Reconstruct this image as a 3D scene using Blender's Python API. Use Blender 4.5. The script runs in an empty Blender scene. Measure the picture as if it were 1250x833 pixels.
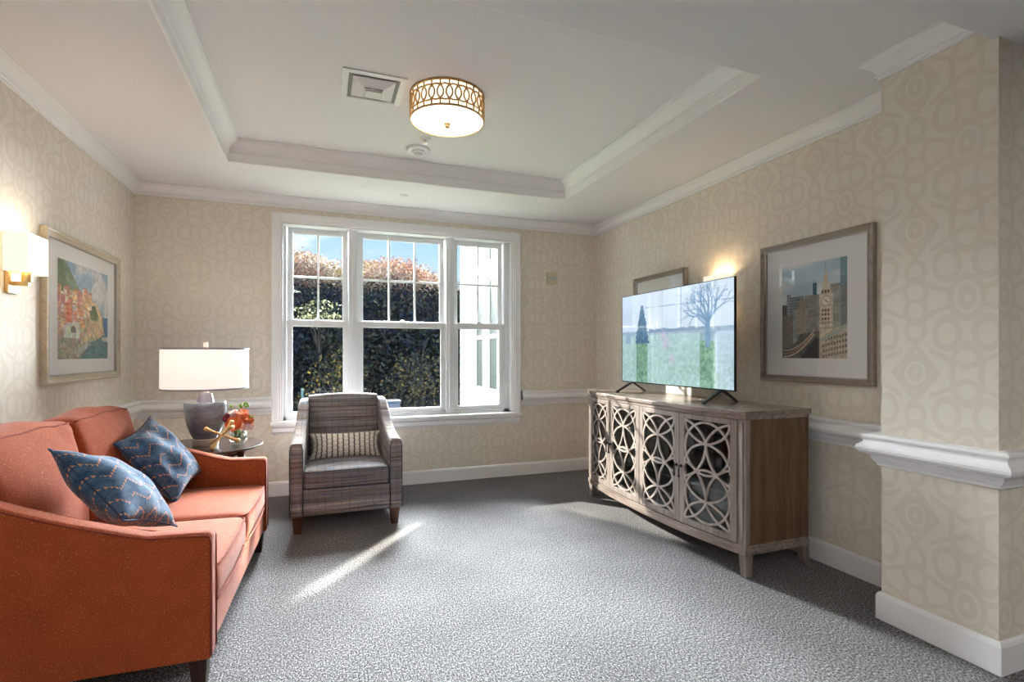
import bpy, bmesh, math, random
import numpy as np
from mathutils import Vector, Matrix
PI = math.pi
sc = bpy.context.scene
C = sc.collection
random.seed(7)
rng = np.random.default_rng(7)

# ------------------------------------------------------------------ dimensions (metres)
EYE = 1.2
BW, RW, LW = 4.776, 2.712, -1.366          # back, right, left wall faces
ZC, ZT, ZB = 2.532, 2.681, 2.392           # ceiling, tray, beam
COLX, COLY0, COLY1 = 2.382, 1.180, 1.612   # pier
OX0, OX1, OZ0, OZ1 = -0.32, 1.772, 0.625, 2.32   # window opening

# ------------------------------------------------------------------ linking helpers
def link(name, me, mat=None, parent=None, smooth=False):
    o = bpy.data.objects.new(name, me)
    C.objects.link(o)
    if mat is not None:
        me.materials.append(mat)
    if smooth:
        me.polygons.foreach_set('use_smooth', [True] * len(me.polygons))
    if parent is not None:
        o.parent = parent
    return o

def tag(o, label, cat, group=None, kind=None):
    o['label'] = label; o['category'] = cat
    if group: o['group'] = group
    if kind: o['kind'] = kind
    return o

def thing(name, label, cat, loc=(0, 0, 0), rotz=0.0, group=None):
    o = bpy.data.objects.new(name, None)
    C.objects.link(o)
    o.location = loc; o.rotation_euler = (0, 0, rotz); o.empty_display_size = 0.1
    return tag(o, label, cat, group)

def struct(o):
    o['kind'] = 'structure'
    return o

def copy_tree(o, parent=None):
    c = o.copy(); C.objects.link(c)
    if parent is not None:
        c.parent = parent
    for ch in list(o.children):
        copy_tree(ch, c)
    return c

class MB:
    """collects shapes, then links them as one mesh object"""
    def __init__(s): s.bm = bmesh.new()
    def box(s, x0, x1, y0, y1, z0, z1, bevel=0.0, seg=2):
        b = bmesh.new()
        v = [b.verts.new(p) for p in ((x0,y0,z0),(x1,y0,z0),(x1,y1,z0),(x0,y1,z0),(x0,y0,z1),(x1,y0,z1),(x1,y1,z1),(x0,y1,z1))]
        for f in ((3,2,1,0),(4,5,6,7),(0,1,5,4),(1,2,6,5),(2,3,7,6),(3,0,4,7)):
            b.faces.new([v[i] for i in f])
        if bevel > 0:
            bmesh.ops.bevel(b, geom=b.edges[:], offset=bevel, segments=seg, profile=0.6, affect='EDGES')
        s.merge(b); return s
    def merge(s, b, M=None):
        if M is not None: b.transform(M)
        me = bpy.data.meshes.new('tmp'); b.to_mesh(me); b.free()
        s.bm.from_mesh(me); bpy.data.meshes.remove(me)
    def loft(s, rings, closed=True, caps=True):
        R = [[s.bm.verts.new(p) for p in r] for r in rings]
        n = len(R[0])
        for a, b in zip(R, R[1:]):
            for i in range(n if closed else n - 1):
                j = (i + 1) % n
                s.bm.faces.new((a[i], a[j], b[j], b[i]))
        if caps:
            s.bm.faces.new(R[0][::-1]); s.bm.faces.new(R[-1])
        return s
    def lathe(s, prof, cx=0, cy=0, n=32, cap=True):
        rings = [[(cx + r*math.cos(2*PI*i/n), cy + r*math.sin(2*PI*i/n), z) for i in range(n)] for r, z in prof]
        return s.loft(rings, True, cap)
    def tube(s, pts, r, n=8, closed=False, cap=True):
        pts = [Vector(p) for p in pts]
        N = len(pts); rings = []
        rs = r if isinstance(r, (list, tuple)) else [r]*N
        up = None
        for i in range(N):
            if closed: t = (pts[(i+1) % N] - pts[i-1])
            else: t = pts[min(i+1, N-1)] - pts[max(i-1, 0)]
            t.normalize()
            if up is None:
                a = Vector((0,0,1)) if abs(t.z) < .9 else Vector((1,0,0))
                up = (a - t*a.dot(t)).normalized()
            else:
                up = (up - t*up.dot(t)).normalized()
            w = t.cross(up)
            rings.append([pts[i] + rs[i]*(math.cos(2*PI*k/n)*up + math.sin(2*PI*k/n)*w) for k in range(n)])
        if closed:
            R = [[s.bm.verts.new(p) for p in q] for q in rings]
            # best matching twist for the seam
            off = min(range(n), key=lambda o: sum((R[-1][k].co - R[0][(k+o) % n].co).length for k in range(n)))
            for q in range(N):
                a = R[q]; b = R[(q+1) % N]; o = off if q == N-1 else 0
                for k in range(n):
                    s.bm.faces.new((a[k], a[(k+1) % n], b[(k+1+o) % n], b[(k+o) % n]))
        else:
            s.loft(rings, True, cap)
        return s
    def ball(s, c, r, sx=1, sy=1, sz=1, sub=2):
        b = bmesh.new(); bmesh.ops.create_icosphere(b, subdivisions=sub, radius=r)
        s.merge(b, Matrix.Translation(c) @ Matrix.Diagonal((sx, sy, sz, 1))); return s
    def build(s, name, mat=None, parent=None, smooth=False, fix=True):
        if fix: bmesh.ops.recalc_face_normals(s.bm, faces=s.bm.faces[:])
        me = bpy.data.meshes.new(name); s.bm.to_mesh(me); s.bm.free()
        return link(name, me, mat, parent, smooth)

def soft(o, width=0.004, seg=2, angle=35):
    m = o.modifiers.new('bevel', 'BEVEL'); m.width = width; m.segments = seg
    m.limit_method = 'ANGLE'; m.angle_limit = math.radians(angle)
    return o

def smooth_angle(o, deg=35):
    me = o.data
    me.polygons.foreach_set('use_smooth', [True]*len(me.polygons))
    bm = bmesh.new(); bm.from_mesh(me)
    for e in bm.edges:
        if len(e.link_faces) == 2 and e.calc_face_angle(0) > math.radians(deg): e.smooth = False
    bm.to_mesh(me); bm.free()
    return o

def sweep(name, path, prof, mat, closed=False, side=1, parent=None):
    """profile (offset to the room side, z) mitred along an XY path; the room lies to side*left of the path"""
    N = len(path); P = [Vector(p) for p in path]
    rings = []
    for i in range(N):
        a = P[i-1] if (closed or i > 0) else None
        b = P[(i+1) % N] if (closed or i < N-1) else None
        ns = []
        if a is not None: t = (P[i]-a).normalized(); ns.append(Vector((-t.y, t.x))*side)
        if b is not None: t = (b-P[i]).normalized(); ns.append(Vector((-t.y, t.x))*side)
        if len(ns) == 2:
            m = (ns[0]+ns[1]).normalized(); m = m / max(.2, m.dot(ns[0]))
        else: m = ns[0]
        rings.append([(P[i].x + m.x*p, P[i].y + m.y*p, z) for p, z in prof])
    if closed: rings.append(rings[0])
    mb = MB(); mb.loft(rings, True, not closed)
    if closed: bmesh.ops.remove_doubles(mb.bm, verts=mb.bm.verts[:], dist=1e-5)
    return mb.build(name, mat, parent)

# ------------------------------------------------------------------ material helpers
class E:
    """tiny expression builder over math nodes"""
    def __init__(s, nt, sock): s.nt, s.k = nt, sock
    def _op(s, op, *a):
        n = s.nt.nodes.new('ShaderNodeMath'); n.operation = op
        for i, x in enumerate((s,) + a):
            if isinstance(x, E): s.nt.links.new(x.k, n.inputs[i])
            else: n.inputs[i].default_value = x
        return E(s.nt, n.outputs[0])
    def __add__(s, o): return s._op('ADD', o)
    def __radd__(s, o): return s._op('ADD', o)
    def __sub__(s, o): return s._op('SUBTRACT', o)
    def __rsub__(s, o): return (s*-1.0) + o
    def __mul__(s, o): return s._op('MULTIPLY', o)
    def __rmul__(s, o): return s._op('MULTIPLY', o)
    def __truediv__(s, o): return s._op('DIVIDE', o)
    def abs(s): return s._op('ABSOLUTE')
    def sqrt(s): return s._op('SQRT')
    def min(s, o): return s._op('MINIMUM', o)
    def max(s, o): return s._op('MAXIMUM', o)
    def fract(s): return s._op('FRACT')
    def floor(s): return s._op('FLOOR')
    def lt(s, o): return s._op('LESS_THAN', o)
    def gt(s, o): return s._op('GREATER_THAN', o)
    def sin(s): return s._op('SINE')
    def mod2(s): return s._op('MODULO', 2.0).abs()
    def pp(s, o): return s._op('PINGPONG', o)
    def step(s, a, b):
        n = s.nt.nodes.new('ShaderNodeMapRange'); n.interpolation_type = 'SMOOTHSTEP'
        s.nt.links.new(s.k, n.inputs[0]); n.inputs[1].default_value = a; n.inputs[2].default_value = b
        return E(s.nt, n.outputs[0])

def srgb(r, g, b):
    f = lambda c: (c/255/12.92) if c/255 <= .04045 else ((c/255+.055)/1.055)**2.4
    return (f(r), f(g), f(b), 1)

class Mat:
    def __init__(s, name, col=(.8,.8,.8,1), rough=.5, metal=0.0, spec=.5, sheen=0.0):
        s.m = bpy.data.materials.new(name); s.m.use_nodes = True
        s.nt = s.m.node_tree; s.b = s.nt.nodes['Principled BSDF']; s.out = s.nt.nodes['Material Output']
        s.b.inputs['Base Color'].default_value = col; s.b.inputs['Roughness'].default_value = rough
        s.b.inputs['Metallic'].default_value = metal; s.b.inputs['Specular IOR Level'].default_value = spec
        if sheen: s.b.inputs['Sheen Weight'].default_value = sheen; s.b.inputs['Sheen Roughness'].default_value = .4
    def n(s, t): return s.nt.nodes.new(t)
    def l(s, a, b): s.nt.links.new(a.k if isinstance(a, E) else a, b)
    def coord(s, kind='Object'):
        t = s.n('ShaderNodeTexCoord'); x = s.n('ShaderNodeSeparateXYZ'); s.l(t.outputs[kind], x.inputs[0])
        return t.outputs[kind], [E(s.nt, x.outputs[i]) for i in range(3)]
    def vec(s, x, y, z):
        c = s.n('ShaderNodeCombineXYZ')
        for i, v in enumerate((x, y, z)):
            if isinstance(v, E): s.l(v, c.inputs[i])
            else: c.inputs[i].default_value = v
        return c.outputs[0]
    def noise(s, v, scale, detail=2, rough=.5):
        t = s.n('ShaderNodeTexNoise'); t.inputs['Scale'].default_value = scale
        t.inputs['Detail'].default_value = detail; t.inputs['Roughness'].default_value = rough
        if v is not None: s.l(v, t.inputs['Vector'])
        return E(s.nt, t.outputs['Fac'])
    def mix(s, f, a, b):
        m = s.n('ShaderNodeMix'); m.data_type = 'RGBA'
        s.l(f, m.inputs[0])
        for v, i in ((a, 6), (b, 7)):
            if isinstance(v, tuple): m.inputs[i].default_value = v
            else: s.l(v, m.inputs[i])
        return m.outputs[2]
    def base(s, c): s.l(c, s.b.inputs['Base Color'])
    def bump(s, h, strength=.3, dist=.002):
        b = s.n('ShaderNodeBump'); b.inputs['Strength'].default_value = strength; b.inputs['Distance'].default_value = dist
        s.l(h, b.inputs['Height']); s.l(b.outputs[0], s.b.inputs['Normal'])
    def mapped(s, sock, sx, sy, sz):
        m = s.n('ShaderNodeMapping'); m.inputs['Scale'].default_value = (sx, sy, sz); s.l(sock, m.inputs[0]); return m.outputs[0]

def mat_wallpaper():
    m = Mat('wallpaper', rough=.72, spec=.25)
    g = m.n('ShaderNodeNewGeometry')
    p = m.n('ShaderNodeSeparateXYZ'); m.l(g.outputs['Position'], p.inputs[0])
    q = m.n('ShaderNodeSeparateXYZ'); m.l(g.outputs['True Normal'], q.inputs[0])
    X, Y, Z = [E(m.nt, p.outputs[i]) for i in range(3)]
    nx, ny = E(m.nt, q.outputs[0]).abs().gt(.5), E(m.nt, q.outputs[1]).abs().gt(.5)
    # gentle hand-drawn wobble
    wob = m.noise(g.outputs['Position'], 14, 1)
    U = (X + .02)*ny + (Y + .03)*nx + (wob - .5)*.012
    V = Z + .10 + (wob - .5)*.012
    u = U.pp(.1875); v = V.pp(.305)
    def ell(cx, cy, a, b):
        k = ((u-cx)/a); w = ((v-cy)/b)
        return ((k*k + w*w).sqrt() - 1.0).abs()*min(a, b)
    def dia(cx, cy, a, b):
        return (((u-cx).abs()/a + (v-cy).abs()/b) - 1.0).abs()*(a*b/math.hypot(a, b))
    d = ell(0, 0, .020, .026)
    d = d.min(((dia(0, 0, .085, .115)).min(ell(0, 0, .052, .066))))
    d = d.min(ell(.1875, .305, .022, .034)).min(ell(.1875, .305, .056, .082))
    d = d.min(ell(0, .262, .040, .050)).min(ell(0, .180, .034, .044))
    d = d.min(ell(.118, .165, .042, .060)).min(ell(.1875, .03, .050, .085))
    ln = (v - u*.42 - .222).abs()*.92
    ln2 = (v + u*.55 - .128).abs()*.88 + u.lt(.055)*.1
    ln3 = (u - .108).abs() + v.gt(.105)*.1
    d = d.min(ln + u.gt(.14)*.1).min(ln2)
    f = d.step(.0085, .0125)
    fib = m.noise(m.mapped(g.outputs['Position'], 60, 60, 900), 1.0, 1)
    light = m.mix(fib, srgb(231, 223, 210), srgb(235, 228, 216))
    dark = m.mix(fib, srgb(223, 214, 200), srgb(228, 219, 206))
    m.base(m.mix(f, dark, light))
    m.bump(f, .12, .0006)
    return m.m

def mat_carpet():
    m = Mat('carpet', rough=.95, spec=.1, sheen=.15)
    v, (x, y, z) = m.coord()
    a = m.noise(m.mapped(v, 1.6, 1, 1), 98, 4, .75)
    b = m.noise(v, 330, 1)
    big = m.noise(v, 2.2, 2)
    t = (a*.75 + b*.25 + (big - .5)*.05)
    r = m.n('ShaderNodeValToRGB'); m.l(t, r.inputs[0])
    el = r.color_ramp.elements
    el[0].position = .41; el[0].color = srgb(38, 37, 38)
    el[1].position = .60; el[1].color = srgb(184, 182, 181)
    e = el.new(.475); e.color = srgb(76, 74, 74)
    e = el.new(.53); e.color = srgb(120, 118, 118)
    m.base(r.outputs[0]); m.bump(t, .7, .004)
    return m.m

def mat_fabric(name, c1, c2, speck=None, scale=260, thr=.66, sheen=.1, bump=.25, big=.18):
    m = Mat(name, rough=.9, spec=.2, sheen=sheen)
    v, _ = m.coord()
    n1 = m.noise(v, scale, 2, .6); n2 = m.noise(v, 9, 3)
    col = m.mix(((n1 - .5)*1.2 + (n2 - .5)*big*4 + .5).step(.2, .8), c1, c2)
    if speck:
        n3 = m.noise(v, scale*.55, 1)
        col = m.mix(n3.step(thr, thr + .05), col, speck)
    m.base(col); m.bump(n1, bump, .002)
    return m.m

def mat_tweed():
    m = Mat('striped_tweed', rough=.9, spec=.15, sheen=.05)
    v, (x, y, z) = m.coord()
    s = z - y*.15
    a = m.noise(m.vec(x*.8, 3.3, s*34), 1.0, 3, .75)
    b = m.noise(m.vec(x*3, 7.7, s*170), 1.0, 1)
    c0 = m.noise(m.vec(x*.3, 1.7, s*13), 1.0, 1)
    r = m.n('ShaderNodeValToRGB'); m.l(a*.62 + b*.38, r.inputs[0])
    el = r.color_ramp.elements
    el[0].position = .36; el[0].color = srgb(64, 66, 78)
    el[1].position = .66; el[1].color = srgb(204, 190, 178)
    for p, c in ((.43, (104, 94, 90)), (.49, (146, 126, 112)), (.54, (118, 126, 144)), (.60, (170, 152, 138))):
        e = el.new(p); e.color = srgb(*c)
    fx = ((x*19 + m.noise(m.vec(x*9, 0.0, s*30), 1.0, 1)*.45).fract() - .5).abs()
    warp = (1.0 - fx.step(.0, .08))*((m.noise(m.vec(x*19, 5.0, s*24), 1.0, 1)).gt(.44))*.55
    col = m.mix(warp, r.outputs[0], srgb(52, 52, 60))
    col = m.mix(c0.step(.52, .62)*.35, col, srgb(60, 62, 74))
    weave = m.noise(v, 420, 1)
    col = m.mix(weave.step(.35, .7)*.22, col, srgb(160, 156, 152))
    m.base(col); m.bump(weave, .3, .0015)
    return m.m

def mat_wood(name, c1, c2, axis='z', scale=1.0, rough=.45, streak=.5, spec=.4):
    m = Mat(name, rough=rough, spec=spec)
    v, _ = m.coord()
    st = {'z': (26, 26, 1.6), 'y': (26, 1.6, 26), 'x': (1.6, 26, 26)}[axis]
    n1 = m.noise(m.mapped(v, *[q*scale for q in st]), 1.0, 4, .65)
    n2 = m.noise(m.mapped(v, *[q*scale*5 for q in st]), 1.0, 2)
    t = (n1*.7 + n2*.3).step(.5 - .22/streak*.5, .5 + .22/streak*.5)
    m.base(m.mix(t, c1, c2)); m.bump(n2, .15, .001)
    return m.m

def mat_plain(name, c, rough=.5, metal=0.0, spec=.5, bump=0, bscale=200, var=.04):
    m = Mat(name, c, rough, metal, spec)
    v, _ = m.coord()
    n = m.noise(v, bscale, 2)
    c2 = tuple(max(0, q*(1-var*2)) for q in c[:3]) + (1,)
    m.base(m.mix(n, c2, c))
    if bump: m.bump(n, bump, .001)
    return m.m

def mat_emit(name, c, strength, base=(.9,.9,.88,1), rough=.6):
    m = Mat(name, base, rough)
    m.b.inputs['Emission Color'].default_value = c; m.b.inputs['Emission Strength'].default_value = strength
    return m.m

def mat_glass(name, tint=(1,1,1,1), refl=1.0, rough=0.0):
    m = Mat(name)
    nt = m.nt; nt.nodes.remove(m.b)
    tr = m.n('ShaderNodeBsdfTransparent'); tr.inputs[0].default_value = tint
    gl = m.n('ShaderNodeBsdfGlossy'); gl.inputs['Roughness'].default_value = rough
    fr = m.n('ShaderNodeLayerWeight'); fr.inputs['Blend'].default_value = .5
    mx = m.n('ShaderNodeMixShader')
    k = ((E(nt, fr.outputs['Facing'])._op('POWER', 5.0))*.95+.042)*refl
    k = k.min(1.0)
    m.l(k, mx.inputs[0]); m.l(tr.outputs[0], mx.inputs[1]); m.l(gl.outputs[0], mx.inputs[2])
    m.l(mx.outputs[0], m.out.inputs[0])
    return m.m

def mat_attr(name, rough=.6, emit=0.0, spec=.3, coat=0.0):
    m = Mat(name, rough=rough, spec=spec)
    a = m.n('ShaderNodeAttribute'); a.attribute_name = 'Col'
    m.base(a.outputs['Color'])
    if emit:
        m.l(a.outputs['Color'], m.b.inputs['Emission Color']); m.b.inputs['Emission Strength'].default_value = emit
    if coat: m.b.inputs['Coat Weight'].default_value = coat; m.b.inputs['Coat Roughness'].default_value = .02
    return m.m

M = {}
M['wall'] = mat_wallpaper()
M['carpet'] = mat_carpet()
M['ceil'] = mat_plain('ceiling_paint', srgb(238, 238, 240), .9, spec=.1, var=.01)
M['hall'] = mat_plain('hall_paint', srgb(190, 184, 172), .9, spec=.1, var=.02)
M['trim'] = mat_plain('white_trim_paint', srgb(246, 246, 247), .35, spec=.4, var=.01)
M['vinyl'] = mat_plain('white_window_vinyl', srgb(236, 238, 240), .3, spec=.5, var=.01)
M['glass'] = mat_glass('window_glass', (.97,.985,.98,1), .3)
M['pglass'] = mat_glass('picture_glass', (1,1,1,1), .9)
M['orange'] = mat_fabric('rust_chenille', srgb(134, 56, 24), srgb(178, 84, 44), srgb(206, 128, 86), 460, .64, sheen=.16, big=.08)
M['opipe'] = mat_fabric('rust_piping', srgb(124, 52, 36), srgb(150, 68, 46), None, 300)
M['tweed'] = mat_tweed()
M['tpipe'] = mat_fabric('grey_piping', srgb(52, 54, 62), srgb(82, 84, 92), None, 300)
M['cabwood'] = mat_wood('weathered_wood', srgb(112, 100, 94), srgb(158, 146, 138), 'z')
M['cabside'] = mat_wood('brown_side_wood', srgb(84, 60, 42), srgb(128, 98, 72), 'z')
M['cabwoody'] = mat_wood('weathered_wood_lengthwise', srgb(112, 98, 90), srgb(160, 146, 136), 'y', rough=.24, spec=.6)
M['cabfret'] = mat_wood('fretwork_wood', srgb(140, 128, 120), srgb(182, 170, 162), 'z', scale=1.4)
M['cabin'] = mat_plain('cabinet_interior', srgb(66, 62, 58), .7, var=.1)
M['cabglass'] = mat_glass('smoked_door_glass', (.50,.53,.53,1), 2.2, .02)
M['espresso'] = mat_wood('espresso_wood', srgb(44, 32, 28), srgb(70, 52, 44), 'x', rough=.22, spec=.6)
M['legwood'] = mat_wood('walnut_leg', srgb(56, 32, 22), srgb(92, 56, 38), 'z', rough=.35)
M['darkleg'] = mat_wood('dark_leg', srgb(36, 24, 22), srgb(62, 42, 36), 'z', rough=.35)
M['gold'] = mat_plain('satin_gold', (.72,.46,.20,1), .42, .7, bump=.02)
M['brass'] = mat_plain('brushed_brass', (.80,.60,.30,1), .32, 1.0)
M['nickel'] = mat_plain('brushed_nickel', (.84,.77,.74,1), .38, .9)
M['black'] = mat_plain('black_plastic', srgb(22, 22, 25), .35)
M['blackmetal'] = mat_plain('black_metal', srgb(30, 29, 32), .4, .6)
M['silverframe'] = mat_wood('silver_leaf_frame', srgb(132, 118, 104), srgb(172, 160, 146), 'y', rough=.3, spec=.6)
M['champframe'] = mat_wood('champagne_frame', srgb(172, 160, 136), srgb(204, 194, 172), 'y', rough=.35, spec=.5)
M['bead'] = mat_plain('pewter_bead', (.45,.41,.38,1), .3, .9)
M['mat'] = mat_plain('mat_board', srgb(244, 244, 244), .9, var=.01, spec=.1)
M['pale'] = mat_plain('white_metal', srgb(228, 228, 230), .4, var=.01)
M['greymetal'] = mat_plain('grey_metal', srgb(120, 118, 116), .5, var=.05)
M['darkvoid'] = mat_plain('duct_black', srgb(30, 30, 32), .8)
M['siding'] = mat_plain('white_siding', srgb(206, 208, 213), .8, var=.01, spec=.05)
M['extglass'] = mat_plain('dark_exterior_glass', srgb(52, 62, 62), .5, spec=.1, var=.1, bscale=6)

# ------------------------------------------------------------------ small numpy painting tools
def vnoise(w, h, cells_x, cells_y, seed):
    r = np.random.default_rng(seed).random((cells_y+2, cells_x+2))
    X = np.linspace(0, cells_x, w); Y = np.linspace(0, cells_y, h)
    xi = X.astype(int); yi = Y.astype(int); fx = X-xi; fy = Y-yi
    fx = fx*fx*(3-2*fx); fy = fy*fy*(3-2*fy)
    a = r[yi][:, xi]; b = r[yi][:, xi+1]; c = r[yi+1][:, xi]; d = r[yi+1][:, xi+1]
    fx = fx[None, :]; fy = fy[:, None]
    return (a*(1-fx)+b*fx)*(1-fy)+(c*(1-fx)+d*fx)*fy
def fbm(w, h, c, seed, o=4):
    t = 0; a = .5; s = 0
    for k in range(o):
        t = t + a*vnoise(w, h, c*2**k, int(c*2**k*h/w)+1, seed+k); s += a; a *= .55
    return t/s
def lin(c):
    c = np.array(c, float)/255
    return np.where(c <= .04045, c/12.92, ((c+.055)/1.055)**2.4)

def art_mesh(name, img, corners, mat, parent, gam=1.0):
    """img[h,w,3] sRGB 0..255, row 0 at the top; corners: top-left, top-right, bottom-right, bottom-left"""
    h, w, _ = img.shape
    tl, tr, br, bl = [np.array(c, float) for c in corners]
    u = np.linspace(0, 1, w+1); v = np.linspace(0, 1, h+1)
    U, V = np.meshgrid(u, v)
    P = (tl*(1-U)[..., None]+tr*U[..., None])*(1-V)[..., None] + (bl*(1-U)[..., None]+br*U[..., None])*V[..., None]
    P = P.reshape(-1, 3)
    i, j = np.meshgrid(np.arange(w), np.arange(h))
    a = (j*(w+1)+i).ravel()
    F = np.stack([a+w+1, a+w+2, a+1, a], 1)
    me = bpy.data.meshes.new(name)
    me.from_pydata(P.tolist(), [], F.tolist())
    ca = me.color_attributes.new('Col', 'FLOAT_COLOR', 'CORNER')
    img = 255*(np.clip(img, 0, 255)/255)**gam
    col = np.concatenate([lin(np.clip(img, 0, 255)), np.ones((h, w, 1))], 2).reshape(-1, 4)
    ca.data.foreach_set('color', np.repeat(col, 4, axis=0).ravel())
    return link(name, me, mat, parent)

def poly_mask(w, h, pts):
    X, Y = np.meshgrid((np.arange(w)+.5)/w, (np.arange(h)+.5)/h)
    m = np.zeros((h, w), bool); n = len(pts); j = n-1
    for i in range(n):
        xi, yi = pts[i]; xj, yj = pts[j]
        c = ((yi > Y) != (yj > Y)) & (X < (xj-xi)*(Y-yi)/((yj-yi) or 1e-9)+xi)
        m ^= c; j = i
    return m

def img_city(w=150, h=200):
    im = np.zeros((h, w, 3)); X, Y = np.meshgrid((np.arange(w)+.5)/w, (np.arange(h)+.5)/h)
    n = fbm(w, h, 6, 3); f = fbm(w, h, 30, 11, 3)
    cl = np.clip((vnoise(w, h, 3, 14, 5)-.35)*2, 0, 1)[..., None]
    im[:] = (1-cl)*np.array([150, 186, 208]) + cl*np.array([222, 230, 234])
    def bld(x0, x1, y0, y1, c, win=(6, 6), dark=.62):
        m = (X >= x0) & (X < x1) & (Y >= y0) & (Y < y1)
        t = np.array(c)*(.8+.45*f[..., None])
        g = (((X-x0)*w/win[0]*1.0) % 1 < .5) & (((Y-y0)*h/win[1]) % 1 < .55)
        t = np.where(g[..., None], t*dark, t)
        im[m] = t[m]
    def rect(x0, x1, y0, y1, c):
        m = (X >= x0) & (X < x1) & (Y >= y0) & (Y < y1); im[m] = (np.array(c)*(.85+.3*f[..., None]))[m]
    bld(.08, .15, .31, .9, (120, 130, 136)); bld(.50, .56, .22, .5, (46, 84, 120), (2, 3)); rect(.515, .52, .18, .22, (40, 60, 90)); rect(.54, .545, .19, .22, (40, 60, 90))
    bld(.15, .36, .34, .9, (96, 112, 124)); bld(.38, .60, .34, .8, (122, 120, 112), (4, 30), .8)
    bld(.76, .90, .25, .8, (126, 126, 118), (4, 30), .78); bld(.90, 1.0, .0, .72, (96, 140, 158), (30, 3), .7); bld(.92, 1.0, .28, .66, (120, 122, 120), (30, 3), .6)
    bld(.0, .08, .42, .95, (66, 66, 66)); bld(.0, .20, .54, .95, (104, 98, 86), (4, 4)); bld(.18, .24, .48, .9, (128, 140, 138), (3, 40))
    bld(.24, .42, .46, .74, (142, 132, 114), (4, 4)); bld(.27, .39, .38, .47, (128, 116, 98), (4, 4)); rect(.30, .35, .34, .38, (110, 104, 92))
    m = poly_mask(w, h, [(0, 1), (0, .93), (.25, .82), (.3, .74), (.6, .72), (.62, 1)])
    im[m] = (np.array([66, 62, 58])*(.7+.8*f[..., None]))[m]
    m = poly_mask(w, h, [(.30, 1), (.52, .80), (.60, .78), (.60, 1)]); im[m] = (np.array([36, 36, 38])*(.8+.5*f[..., None]))[m]
    for a, c in ((0, (196, 180, 150)), (.035, (150, 96, 66)), (.07, (176, 168, 150))):
        for t in np.linspace(0, 1, 300):
            x = .02+.50*t; y = .985-.235*t**2.0 - a*(1-.4*t)
            k = (abs(X-x) < .006) & (abs(Y-y) < .006); im[k] = c
    # clock tower
    bld(.60, .80, .36, 1.0, (196, 178, 150), (9, 9), .9)
    rect(.60, .80, .345, .365, (214, 200, 174)); rect(.59, .81, .455, .465, (170, 152, 126))
    m = poly_mask(w, h, [(.61, .35), (.64, .29), (.76, .29), (.79, .35)]); im[m] = (np.array([186, 170, 142])*(.8+.4*f[..., None]))[m]
    rect(.645, .745, .22, .29, (200, 186, 160)); rect(.66, .73, .17, .22, (178, 164, 140))
    m = poly_mask(w, h, [(.66, .17), (.695, .10), (.73, .17)]); im[m] = (190, 176, 150)
    rect(.689, .698, .03, .11, (130, 124, 116))
    for x in (.645, .69, .735): rect(x-.014, x+.014, .305, .335, (52, 44, 40))
    dd = np.hypot((X-.70)*w, (Y-.415)*h); im[dd < 11] = (150, 132, 108); im[dd < 9] = (222, 212, 192)
    k = (abs((X-.70)*w-(Y-.415)*h*1.2) < 1.2) & (dd < 7); im[k] = (60, 50, 44)
    for r in range(4):
        for q in range(3):
            x = .645+.045*q; y = .50+.042*r; rect(x-.014, x+.014, y, y+.024, (54, 46, 42))
    m = poly_mask(w, h, [(.60, .80), (.80, .70), (1, .66), (1, 1), (.60, 1)]); im[m] = (np.array([176, 162, 136])*(.65+.6*f[..., None]))[m]
    m = poly_mask(w, h, [(.62, .80), (1, .67), (1, .69), (.62, .83)]); im[m] = (128, 154, 148)
    for r in range(4):
        for q in range(9):
            x = .66+.04*q; y = .99-.055*r-.16*(x-.6); k = (abs(X-x) < .011) & (abs(Y-y) < .014) & (Y > .85-.4*(x-.6)); im[k] = (76, 66, 56)
    for y in (.60, .655): rect(.585, .82, y+.03, y+.045, (150, 134, 110))
    return im

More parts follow.
